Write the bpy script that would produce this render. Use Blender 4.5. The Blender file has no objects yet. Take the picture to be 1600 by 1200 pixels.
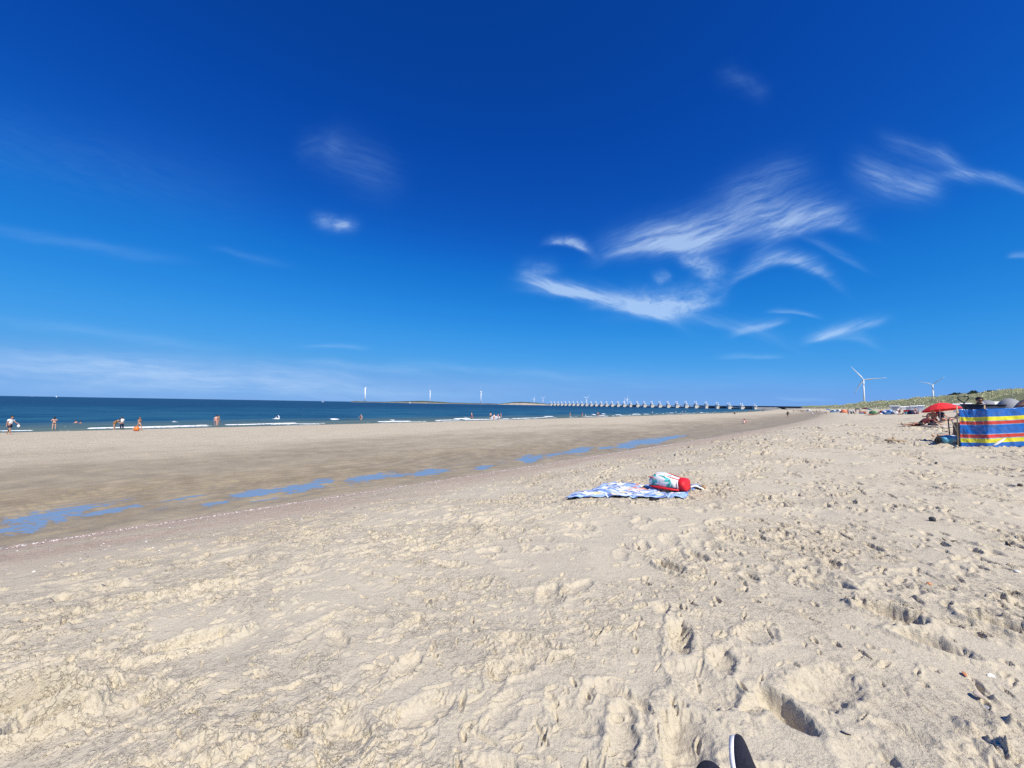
import bpy, math, random
import numpy as np
from mathutils import Vector, Matrix

random.seed(7)
R = math.radians
S = bpy.context.scene
COL = S.collection

# ------------------------------------------------------------------ camera, sky, sun, exposure
CAM_Z = 3.7                      # 1.2 m above the sand it stands on, 3.7 m above the sea
PITCH, ROLL, FPX = math.atan(31.6 / 600), R(0.945), 600.0
SUN_AZ, SUN_EL = R(146), R(50)   # azimuth from straight ahead (+Y) towards the right (+X)
FWD = Vector((0, math.cos(PITCH), math.sin(PITCH)))
_r0 = Vector((1, 0, 0)); _u0 = Vector((0, -math.sin(PITCH), math.cos(PITCH)))
RGT = _r0 * math.cos(ROLL) + _u0 * math.sin(ROLL)
UPV = _u0 * math.cos(ROLL) - _r0 * math.sin(ROLL)
cd = bpy.data.cameras.new('camera'); cam = bpy.data.objects.new('camera', cd); COL.objects.link(cam)
m = Matrix((RGT, UPV, -FWD)).transposed().to_4x4(); m.translation = (0, 0, CAM_Z)
cam.matrix_world = m
cd.sensor_width = 36; cd.lens = 36 * FPX / 1600; cd.clip_start = 0.05; cd.clip_end = 200000
S.camera = cam
S.view_settings.view_transform = 'Standard'; S.view_settings.look = 'None'
S.view_settings.exposure = 0.25; S.view_settings.gamma = 1.0; S.view_settings.use_curve_mapping = False
S.cycles.use_denoising = False; S.cycles.sample_clamp_indirect = 2.0; S.cycles.sample_clamp_direct = 3.0; S.cycles.max_bounces = 6; S.cycles.diffuse_bounces = 3; S.cycles.volume_bounces = 0

sl = bpy.data.lights.new('sun', 'SUN'); sun = bpy.data.objects.new('sun', sl); COL.objects.link(sun)
sl.energy = 5.0; sl.angle = R(0.53); sl.color = (1.0, 0.945, 0.84)
SUND = Vector((math.sin(SUN_AZ) * math.cos(SUN_EL), math.cos(SUN_AZ) * math.cos(SUN_EL), math.sin(SUN_EL)))
sun.rotation_euler = SUND.to_track_quat('Z', 'Y').to_euler()

def ray(px, py):
    """direction of a point of the 1600x1200 photograph"""
    return FWD + RGT * ((px - 800) / FPX) + UPV * ((600 - py) / FPX)
def pq(px, py):
    d = ray(px, py); return d.x / d.y, d.z / d.y

W = bpy.data.worlds.new('World'); S.world = W; W.use_nodes = True
NT = W.node_tree; NT.nodes.clear()
def wn(kind, **kw):
    n = NT.nodes.new(kind)
    for k, v in kw.items(): setattr(n, k, v)
    return n
def wl(a, b): NT.links.new(a, b)
def wmath(op, a, b=None, c=None, clamp=False):
    n = wn('ShaderNodeMath', operation=op, use_clamp=clamp)
    for i, s in enumerate((a, b, c)):
        if s is None: continue
        if isinstance(s, (int, float)): n.inputs[i].default_value = s
        else: wl(s, n.inputs[i])
    return n.outputs[0]
sky = wn('ShaderNodeTexSky', sky_type='NISHITA', sun_disc=False, sun_elevation=SUN_EL, sun_rotation=SUN_AZ,
         altitude=0, air_density=0.6, dust_density=0.0, ozone_density=10.0)
# grade the sky's colours as the camera did: a deeper, more saturated blue
def wscale(sock, k):
    n = wn('ShaderNodeVectorMath', operation='SCALE'); wl(sock, n.inputs[0]); n.inputs['Scale'].default_value = k; return n.outputs[0]
cur = wn('ShaderNodeRGBCurve'); wl(wscale(sky.outputs[0], .1), cur.inputs['Color'])
for ci, pts in enumerate(([(0, 0), (.026, .0014), (.038, .0029), (.066, .0095), (.14, .05), (.3, .13), (.47, .155), (1, .22)],
                          [(0, 0), (.061, .040), (.075, .052), (.10, .080), (.15, .160), (.305, .285), (.548, .325), (1, .35)],
                          [(0, 0), (.161, .25), (.19, .31), (.24, .39), (.368, .56), (.645, .685), (.863, .67), (1, .67)])):
    cv = cur.mapping.curves[ci]
    cv.points[0].location = pts[0]; cv.points[1].location = pts[-1]
    for p_ in pts[1:-1]: cv.points.new(*p_)
cur.mapping.update()
GRADED = wscale(cur.outputs[0], 10.0)
tc = wn('ShaderNodeTexCoord'); sx = wn('ShaderNodeSeparateXYZ'); wl(tc.outputs['Generated'], sx.inputs[0])
yy = wmath('MAXIMUM', sx.outputs[1], 0.02)
P = wmath('DIVIDE', sx.outputs[0], yy); Q = wmath('DIVIDE', sx.outputs[2], yy)
front = wmath('GREATER_THAN', sx.outputs[1], 0.05)
cpq = wn('ShaderNodeCombineXYZ'); wl(P, cpq.inputs[0]); wl(Q, cpq.inputs[1])
# cirrus: the strokes of cloud are laid out by sky direction and frayed by fibrous noise
wz = wn('ShaderNodeTexNoise', noise_dimensions='2D'); wz.inputs['Scale'].default_value = 5.0; wz.inputs['Detail'].default_value = 5.0
wl(cpq.outputs[0], wz.inputs['Vector'])
wsub = wn('ShaderNodeVectorMath', operation='SUBTRACT'); wl(wz.outputs['Color'], wsub.inputs[0]); wsub.inputs[1].default_value = (.5, .5, .5)
wsc = wn('ShaderNodeVectorMath', operation='MULTIPLY'); wl(wsub.outputs[0], wsc.inputs[0]); wsc.inputs[1].default_value = (.045, .028, 0)
wadd = wn('ShaderNodeVectorMath', operation='ADD'); wl(cpq.outputs[0], wadd.inputs[0]); wl(wsc.outputs[0], wadd.inputs[1])
def fibres(angle, fx, fy, lo, hi, off):
    mp = wn('ShaderNodeMapping', vector_type='TEXTURE'); wl(wadd.outputs[0], mp.inputs['Vector'])
    mp.inputs['Rotation'].default_value = (0, 0, R(angle)); mp.inputs['Location'].default_value = (off, off * .7, 0)
    mp.inputs['Scale'].default_value = (fx, fy, 1)
    nz = wn('ShaderNodeTexNoise', noise_dimensions='2D'); wl(mp.outputs[0], nz.inputs['Vector'])
    nz.inputs['Scale'].default_value = 1.0; nz.inputs['Detail'].default_value = 7.0; nz.inputs['Roughness'].default_value = .68
    nz.inputs['Distortion'].default_value = .15
    mr = wn('ShaderNodeMapRange', interpolation_type='SMOOTHSTEP'); wl(nz.outputs[0], mr.inputs[0])
    mr.inputs[1].default_value = lo; mr.inputs[2].default_value = hi
    return mr.outputs[0]
FIB = {'flat': fibres(-3, .40, .045, .10, .90, 3.1), 'up': fibres(22, .13, .018, .15, .85, 7.7),
       'down': fibres(-20, .13, .018, .15, .85, 1.3), 'puff': fibres(8, .06, .030, .20, .80, 5.2)}
# px, py, half length px, half width px, angle (deg, up to the right), bend, strength, fibre family
STROKES = [
    (945, 470, 118, 19, -13, .15, 1.0, 'down'), (1060, 482, 70, 30, 6, -.2, .95, 'puff'), (870, 453, 62, 12, -14, 0, .95, 'down'), (1000, 487, 80, 16, -4, 0, .7, 'puff'),
    (1095, 420, 42, 26, -35, 0, .85, 'puff'), (1040, 436, 12, 14, 40, 0, .45, 'puff'), (838, 425, 32, 18, 10, 0, .4, 'puff'),
    (888, 380, 36, 10, -10, .3, .95, 'puff'), (1030, 382, 95, 30, 6, .2, .75, 'up'), (1170, 358, 160, 34, 12, 0, .62, 'up'),
    (1260, 352, 90, 26, 12, .5, .55, 'up'), (1225, 405, 80, 18, 2, .8, .85, 'up'), (1130, 340, 130, 30, 20, 0, .35, 'up'),
    (1190, 285, 80, 28, 25, 0, .30, 'up'), (1300, 395, 60, 10, -30, 0, .35, 'down'), (1100, 505, 140, 18, -8, .2, .35, 'down'),
    (1185, 514, 45, 10, 20, 0, .7, 'up'), (1240, 486, 40, 5, -4, .2, .65, 'flat'), (1325, 517, 62, 12, 14, 0, .75, 'up'),
    (1315, 527, 55, 12, -4, .3, .65, 'flat'), (1172, 559, 50, 6, 2, 0, .5, 'flat'),
    (1400, 285, 70, 26, -14, -.2, .62, 'down'), (1430, 235, 60, 16, -20, 0, .30, 'down'), (1490, 255, 40, 14, -40, 0, .35, 'down'),
    (1550, 280, 80, 10, -12, .3, .55, 'down'), (1590, 400, 20, 7, 0, 0, .55, 'flat'), (1165, 130, 42, 18, -30, 0, .17, 'puff'),
    (522, 349, 34, 12, -12, 0, .58, 'puff'), (534, 353, 13, 8, 20, 0, .28, 'puff'), (560, 255, 70, 34, -35, 0, .22, 'down'), (500, 230, 40, 26, -10, 0, .14, 'puff'),
    (110, 378, 170, 10, -9, 0, .30, 'flat'), (390, 402, 60, 6, -12, 0, .22, 'flat'), (100, 250, 300, 60, -12, 0, .10, 'down'),
    (100, 562, 330, 26, -3, 0, .46, 'flat'), (330, 585, 330, 24, -2, 0, .36, 'flat'), (160, 520, 200, 10, -6, 0, .30, 'flat'),
    (520, 541, 55, 4, 0, 0, .38, 'flat'), (560, 572, 120, 7, -4, 0, .35, 'flat'), (760, 578, 140, 8, -4, 0, .30, 'flat'),
    (300, 603, 620, 30, -1, 0, .48, 'flat'), (1260, 624, 45, 5, 0, 0, .45, 'flat'), (1060, 600, 330, 26, 0, 0, .28, 'flat'),
]
total = None
for (px, py, L, Wd, ang, bend, st, fam) in STROKES:
    c0 = pq(px, py)
    mp = wn('ShaderNodeMapping', vector_type='TEXTURE'); wl(wadd.outputs[0], mp.inputs['Vector'])
    mp.inputs['Location'].default_value = (c0[0], c0[1], 0); mp.inputs['Rotation'].default_value = (0, 0, R(ang))
    mp.inputs['Scale'].default_value = (L / FPX, Wd / FPX, 1)
    s = wn('ShaderNodeSeparateXYZ'); wl(mp.outputs[0], s.inputs[0])
    a2 = wmath('MULTIPLY', s.outputs[0], s.outputs[0])
    b = wmath('MULTIPLY_ADD', a2, bend * L / Wd * .6, s.outputs[1]) if bend else s.outputs[1]
    if py > 340 and px > 780: b = wmath('MINIMUM', b, wmath('MULTIPLY', b, 2.4))          # crisp lower edge
    b2 = wmath('MULTIPLY', b, b)
    e = wmath('EXPONENT', wmath('MULTIPLY', wmath('MULTIPLY_ADD', a2, a2, b2), -1.0))
    f = wmath('MULTIPLY', wmath('MULTIPLY', e, st), wmath('MULTIPLY_ADD', FIB[fam], .72, .28))
    total = f if total is None else wmath('ADD', total, f)
dens = wmath('MULTIPLY', wmath('MINIMUM', total, .95), front)
mixc = wn('ShaderNodeMix', data_type='RGBA'); wl(wmath('MULTIPLY', dens, .64), mixc.inputs[0])
CLOUD_MIX = mixc
wl(GRADED, mixc.inputs[6]); tint = wn('ShaderNodeMix', data_type='RGBA'); wl(wmath('MULTIPLY', dens, 1.5, clamp=True), tint.inputs[0])
tint.inputs[6].default_value = (1.5, 4.0, 8.0, 1); tint.inputs[7].default_value = (4.9, 6.6, 8.8, 1); wl(tint.outputs[2], mixc.inputs[7])
bg = wn('ShaderNodeBackground'); bg.inputs['Strength'].default_value = 0.10
wl(mixc.outputs[2], bg.inputs['Color'])
wo = wn('ShaderNodeOutputWorld'); wl(bg.outputs[0], wo.inputs['Surface'])
W.cycles.sampling_method = 'MANUAL'; W.cycles.sample_map_resolution = 512

# ------------------------------------------------------------------ materials
def new_mat(name):
    M_ = bpy.data.materials.new(name); M_.use_nodes = True
    nt = M_.node_tree; return M_, nt, nt.nodes['Principled BSDF']
class NB:
    """small helper to write node trees"""
    def __init__(s, nt): s.nt = nt
    def n(s, kind, **kw):
        x = s.nt.nodes.new(kind)
        for k, v in kw.items(): setattr(x, k, v)
        return x
    def l(s, a, b): s.nt.links.new(a, b)
    def put(s, sock, v):
        if hasattr(v, 'is_output'): s.l(v, sock)
        else: sock.default_value = v
    def math(s, op, a, b=0.0, c=0.0, clamp=False):
        x = s.n('ShaderNodeMath', operation=op, use_clamp=clamp)
        for i, v in enumerate((a, b, c)): s.put(x.inputs[i], v)
        return x.outputs[0]
    def noise(s, vec, scale, detail=4, rough=.55, dist=0.0, dim='3D'):
        x = s.n('ShaderNodeTexNoise', noise_dimensions=dim); s.l(vec, x.inputs['Vector'])
        x.inputs['Scale'].default_value = scale; x.inputs['Detail'].default_value = detail
        x.inputs['Roughness'].default_value = rough; x.inputs['Distortion'].default_value = dist
        return x.outputs[0]
    def ramp(s, v, lo, hi, a=0.0, b=1.0, smooth=True):
        x = s.n('ShaderNodeMapRange', interpolation_type='SMOOTHSTEP' if smooth else 'LINEAR')
        s.put(x.inputs[0], v)
        for i, q in enumerate((lo, hi, a, b)): s.put(x.inputs[i + 1], q)
        return x.outputs[0]
    def mix(s, f, a, b, kind='MIX'):
        x = s.n('ShaderNodeMix', data_type='RGBA', blend_type=kind); s.put(x.inputs[0], f)
        s.put(x.inputs[6], a if hasattr(a, 'is_output') else (*a, 1)); s.put(x.inputs[7], b if hasattr(b, 'is_output') else (*b, 1))
        return x.outputs[2]
    def attr(s, name):
        x = s.n('ShaderNodeAttribute', attribute_name=name); return x.outputs['Fac']
    def mapping(s, vec, scale=(1, 1, 1), rot=(0, 0, 0), loc=(0, 0, 0)):
        x = s.n('ShaderNodeMapping'); s.l(vec, x.inputs['Vector'])
        x.inputs['Scale'].default_value = scale; x.inputs['Rotation'].default_value = rot; x.inputs['Location'].default_value = loc
        return x.outputs[0]
MATS = {}
def mat(name, col, rough=.6, vary=.12, scale=6.0, bump=0.0, metallic=0.0, spec=.4, sheen=0.0, coat=0.0, trans=0.0):
    if name in MATS: return MATS[name]
    M_, nt, bs = new_mat(name); b = NB(nt)
    geo = b.n('ShaderNodeTexCoord').outputs['Object']
    nz = b.noise(geo, scale, 5)
    c = b.mix(b.ramp(nz, .3, .7, 0, 1), tuple(x * (1 - vary) for x in col), tuple(min(1, x * (1 + vary)) for x in col))
    b.l(c, bs.inputs['Base Color']); bs.inputs['Roughness'].default_value = rough
    bs.inputs['Metallic'].default_value = metallic; bs.inputs['Specular IOR Level'].default_value = spec
    if sheen: bs.inputs['Sheen Weight'].default_value = sheen
    if coat: bs.inputs['Coat Weight'].default_value = coat
    if trans: bs.inputs['Transmission Weight'].default_value = trans
    if bump:
        bp = b.n('ShaderNodeBump'); bp.inputs['Strength'].default_value = bump; bp.inputs['Distance'].default_value = .02
        b.l(b.noise(geo, scale * 6, 4), bp.inputs['Height']); b.l(bp.outputs[0], bs.inputs['Normal'])
    MATS[name] = M_; return M_

# ------------------------------------------------------------------ mesh helpers
class MB:
    def __init__(s): s.v, s.f, s.mi = [], [], []
    def add(s, vs, fs, mi=0):
        o = len(s.v); s.v += [tuple(v) for v in vs]; s.f += [tuple(i + o for i in f) for f in fs]; s.mi += [mi] * len(fs)
        return s
    def box(s, c, d, mi=0, rot=None, taper=1.0):
        hx, hy, hz = d[0] / 2, d[1] / 2, d[2] / 2
        vs = []
        for z, t in ((-hz, 1), (hz, taper)):
            vs += [Vector((-hx * t, -hy * t, z)), Vector((hx * t, -hy * t, z)), Vector((hx * t, hy * t, z)), Vector((-hx * t, hy * t, z))]
        if rot is not None: vs = [rot @ v for v in vs]
        return s.add([v + Vector(c) for v in vs], [(3, 2, 1, 0), (4, 5, 6, 7), (0, 1, 5, 4), (1, 2, 6, 5), (2, 3, 7, 6), (3, 0, 4, 7)], mi)
    def tube(s, pts, rad, n=8, mi=0, cap=True, flat=1.0, closed=False):
        pts = [Vector(p) for p in pts]; k = len(pts)
        if not hasattr(rad, '__len__'): rad = [rad] * k
        vs, fs = [], []; prev = None
        for i, p in enumerate(pts):
            a = pts[(i - 1) % k] if (closed or i > 0) else p; c = pts[(i + 1) % k] if (closed or i < k - 1) else p
            t = (c - a).normalized()
            if prev is None:
                ref = Vector((0, 0, 1)) if abs(t.z) < .9 else Vector((1, 0, 0)); n1 = t.cross(ref).normalized()
            else: n1 = (prev - t * prev.dot(t)).normalized()
            prev = n1; n2 = t.cross(n1)
            for j in range(n):
                an = 2 * math.pi * j / n
                vs.append(p + (n1 * math.cos(an) + n2 * math.sin(an) * flat) * rad[i])
        for i in range(k if closed else k - 1):
            i2 = (i + 1) % k
            for j in range(n):
                j2 = (j + 1) % n; fs.append((i * n + j, i * n + j2, i2 * n + j2, i2 * n + j))
        if cap and not closed:
            fs.append(tuple(range(n - 1, -1, -1))); fs.append(tuple((k - 1) * n + j for j in range(n)))
        return s.add(vs, fs, mi)
    def ell(s, c, r, nu=12, nv=8, mi=0, rot=None, fn=None):
        vs, fs = [], []
        for i in range(nv + 1):
            th = math.pi * i / nv
            for j in range(nu):
                ph = 2 * math.pi * j / nu
                p = Vector((math.sin(th) * math.cos(ph) * r[0], math.sin(th) * math.sin(ph) * r[1], math.cos(th) * r[2]))
                if fn: p = fn(p)
                if rot is not None: p = rot @ p
                vs.append(p + Vector(c))
        for i in range(nv):
            for j in range(nu):
                j2 = (j + 1) % nu; fs.append((i * nu + j, (i + 1) * nu + j, (i + 1) * nu + j2, i * nu + j2))
        return s.add(vs, fs, mi)
    def grid(s, nu, nv, fn, mi=0, mfn=None):
        vs = [fn(i / nu, j / nv) for j in range(nv + 1) for i in range(nu + 1)]
        o = len(s.v); s.v += [tuple(v) for v in vs]
        for j in range(nv):
            for i in range(nu):
                a = o + j * (nu + 1) + i
                s.f.append((a, a + 1, a + nu + 2, a + nu + 1)); s.mi.append(mfn((i + .5) / nu, (j + .5) / nv) if mfn else mi)
        return s
    def mesh(s, name, mats, smooth=False):
        me = bpy.data.meshes.new(name); me.from_pydata(s.v, [], s.f); me.update()
        for m_ in (mats if isinstance(mats, (list, tuple)) else [mats]): me.materials.append(m_)
        me.polygons.foreach_set('material_index', s.mi)
        if smooth: me.polygons.foreach_set('use_smooth', [True] * len(me.polygons))
        return me
    def build(s, name, mats, parent=None, smooth=False, loc=None, rz=0.0):
        return link(name, s.mesh(name, mats, smooth), parent, loc, rz)
def link(name, data, parent=None, loc=None, rz=0.0):
    o = bpy.data.objects.new(name, data); COL.objects.link(o)
    if parent: o.parent = parent
    if loc is not None: o.location = loc
    if rz: o.rotation_euler.z = rz
    return o
def tag(o, label=None, cat=None, group=None, kind=None):
    if label: o['label'] = label
    if cat: o['category'] = cat
    if group: o['group'] = group
    if kind: o['kind'] = kind
    return o
def thing(name, label, cat, loc=(0, 0, 0), rz=0.0, group=None):
    return tag(link(name, None, None, loc, rz), label, cat, group)
def copy_tree(o, parent=None):
    c = o.copy(); COL.objects.link(c); c.parent = parent
    for ch in list(o.children): copy_tree(ch, c)
    return c
def solid(o, t, off=-1.0):
    md = o.modifiers.new('thickness', 'SOLIDIFY'); md.thickness = t; md.offset = off; return o
def bevel(o, w, seg=2):
    md = o.modifiers.new('bevel', 'BEVEL'); md.width = w; md.segments = seg; md.limit_method = 'ANGLE'; return o
def subsurf(o, n=1):
    md = o.modifiers.new('subsurf', 'SUBSURF'); md.levels = n; md.render_levels = n; return o

# ------------------------------------------------------------------ terrain heights (numpy)
def perlin(x, y, seed=0):
    x = np.asarray(x, float); y = np.asarray(y, float)
    xi = np.floor(x).astype(np.int64); yi = np.floor(y).astype(np.int64)
    fx = x - xi; fy = y - yi
    sx_ = fx * fx * fx * (fx * (fx * 6 - 15) + 10); sy_ = fy * fy * fy * (fy * (fy * 6 - 15) + 10)
    def g(ix, iy, dx, dy):
        h = (ix * 374761393 + iy * 668265263 + seed * 974634777) & 0xFFFFFFFF
        h = ((h ^ (h >> 13)) * 1274126177) & 0xFFFFFFFF
        h = (h ^ (h >> 16)) & 0xFFFF
        an = h * (2 * math.pi / 65536.0)
        return np.cos(an) * dx + np.sin(an) * dy
    a = g(xi, yi, fx, fy); b = g(xi + 1, yi, fx - 1, fy); c = g(xi, yi + 1, fx, fy - 1); d = g(xi + 1, yi + 1, fx - 1, fy - 1)
    return (a + (b - a) * sx_ + (c - a) * sy_ + (a - b - c + d) * sx_ * sy_) * 1.5
def fbm(x, y, octv, seed=0, gain=.5):
    t = 0; a = 1.0
    for k in range(octv):
        t = t + perlin(x * 2 ** k, y * 2 ** k, seed + k * 17) * a; a *= gain
    return t
def sstep(x, a, b):
    t = np.clip((x - a) / (b - a), 0, 1); return t * t * (3 - 2 * t)
K = math.sqrt(.5)
CU = np.array([-4000, 0, 50, 115, 177, 275, 438, 695, 1121, 1384, 1697, 2600, 6000.])
CV = np.array([0, 0, .5, 5, 11, 19, 41, 85, 146, 225, 290, 420, 700.])
_uu = np.arange(-4000, 6000, 5.0); _cc = np.interp(_uu, CU, CV)
_ker = np.hanning(25); _ker /= _ker.sum(); _cc = np.convolve(np.pad(_cc, 12, 'edge'), _ker, 'valid')
def coast(x, y):
    """u runs along the shore (ahead and to the right), v points out to sea and follows the bend of the coast"""
    u = (x + y) * K; v = (y - x) * K
    return u, v - np.interp(u, _uu, _cc)
PV = np.array([-400, -130, -85, -62, -53, -44, -36, -31, -24, -15, -6, 0, 3, 5, 7, 8.3, 9.4, 10.2, 12.2, 13.2, 15, 20, 30, 45, 56, 63, 75, 130, 700.])
PZ = np.array([6, 7, 9, 12.6, 13.0, 10.0, 6.0, 4.3, 3.8, 3.2, 2.66, 2.5, 2.40, 2.2, 1.93, 1.70, 1.44, 1.36, 1.36, 1.40, 1.46, 1.58, 1.5, 1.0, .45, 0, -.6, -2, -5.])
_vv = np.arange(-400, 700, .1); _pp = np.interp(_vv, PV, PZ)
_pk = np.hanning(15); _pk /= _pk.sum(); _pp = np.convolve(np.pad(_pp, 7, 'edge'), _pk, 'valid')
POOLS = [(290, 778, 40, 3), (330, 787, 40, 3), (430, 780, 40, 2.5), (620, 743, 30, 3), (862, 711, 18, 3), (1005, 691, 45, 7), (1035, 680, 50, 5), (1120, 665, 30, 1.2), (20, 826, 70, 9), (75, 806, 85, 13), (135, 786, 105, 12), (195, 778, 45, 6), (175, 798, 60, 6), (370, 757, 45, 5), (405, 770, 60, 7), (470, 762, 50, 8), (505, 752, 28, 6),
         (575, 747, 48, 7), (672, 738, 34, 6), (755, 730, 16, 3.5), (828, 717, 24, 6), (902, 704, 26, 5), (945, 700, 16, 3), (1000, 687, 38, 8),
         (1045, 684, 40, 3.5), (1050, 675, 60, 2.8), (1095, 667, 34, 2.0), (1150, 663, 30, 0.8), (1075, 689, 24, 1.2)]
def proj(x, y, z):
    dx, dy, dz = x, y, z - CAM_Z
    f = dy * FWD.y + dz * FWD.z
    f = np.where(f < .05, .05, f)
    px = 800 + FPX * (dx * RGT.x + dy * RGT.y + dz * RGT.z) / f
    py = 600 - FPX * (dx * UPV.x + dy * UPV.y + dz * UPV.z) / f
    return px, py
POOL_Z = 1.335
def base_h(x, y):
    x = np.asarray(x, float); y = np.asarray(y, float)
    u, v = coast(x, y)
    h = np.interp(v, _vv, _pp)
    h = h + .80 * np.exp(-((u - 42) / 11) ** 2 - ((v + 6) / 9) ** 2)          # low rise of dry sand under the red parasol
    dune = sstep(-v, 32, 48) * (1 - sstep(-v, 120, 300))
    h = h + dune * (1.5 * perlin(u / 38, v / 22, 5) + .9 * perlin(u / 13, v / 9, 6) + .35 * perlin(u / 5, v / 4, 7) + .8 * perlin(u / 120, .5, 9))
    h = h + sstep(-v, 20, 30) * (1 - sstep(-v, 34, 40)) * .25 * perlin(u / 6, v / 6, 8)
    return h
def ground_z(x, y): return float(base_h(np.array([x]), np.array([y]))[0])
def ground(px, py, zoff=0.0):
    """where the line of sight of a photo point meets the smooth terrain (or the sea)"""
    d = ray(px, py); t = np.concatenate([np.arange(1, 30, .02), np.arange(30, 400, .2), np.arange(400, 3000, 2.)])
    x = d.x * t; y = d.y * t; z = CAM_Z + d.z * t
    h = np.maximum(base_h(x, y) + zoff, 0)
    k = np.argmax(z < h)
    if not (z < h).any(): raise ValueError('no ground at %s,%s' % (px, py))
    return Vector((x[k], y[k], max(h[k], 0)))
def at(px, py, depth):
    d = ray(px, py); return Vector((0, 0, CAM_Z)) + d * (depth / d.y)

# ------------------------------------------------------------------ the beach: one terrain sheet
def polar_axes(rings, n_front, n_back, half):
    th = np.concatenate([np.linspace(-half, half, n_front), np.linspace(half, 2 * math.pi - half, n_back + 2)[1:-1]])
    return np.array(rings), th
def geo(a, b, step):
    n = int(math.log(b / a) / math.log(1 + step)); return list(a * np.exp(np.linspace(0, math.log(b / a), n, endpoint=False)))
def polar_mesh(name, rr, th, z, mat_, attrs):
    nr, nt = len(rr), len(th)
    X = rr[:, None] * np.sin(th)[None, :]; Y = rr[:, None] * np.cos(th)[None, :]
    co = np.stack([X, Y, z], -1).reshape(-1, 3).astype(np.float32)
    i = np.arange(nr - 1)[:, None]; j = np.arange(nt)[None, :]; j2 = (j + 1) % nt
    q = np.stack([i * nt + j, i * nt + j2, (i + 1) * nt + j2, (i + 1) * nt + j], -1).reshape(-1, 4)
    q = q[:, ::-1].astype(np.int32)
    me = bpy.data.meshes.new(name)
    me.vertices.add(len(co)); me.vertices.foreach_set('co', co.ravel())
    me.loops.add(q.size); me.loops.foreach_set('vertex_index', q.ravel())
    me.polygons.add(len(q)); me.polygons.foreach_set('loop_start', np.arange(0, q.size, 4, dtype=np.int32))
    me.polygons.foreach_set('loop_total', np.full(len(q), 4, np.int32))
    me.polygons.foreach_set('use_smooth', np.ones(len(q), bool))
    me.update(calc_edges=True)
    for k, a in attrs.items():
        at_ = me.attributes.new(k, 'FLOAT', 'POINT'); at_.data.foreach_set('value', a.astype(np.float32).ravel())
    me.materials.append(mat_)
    return link(name, me)

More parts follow.
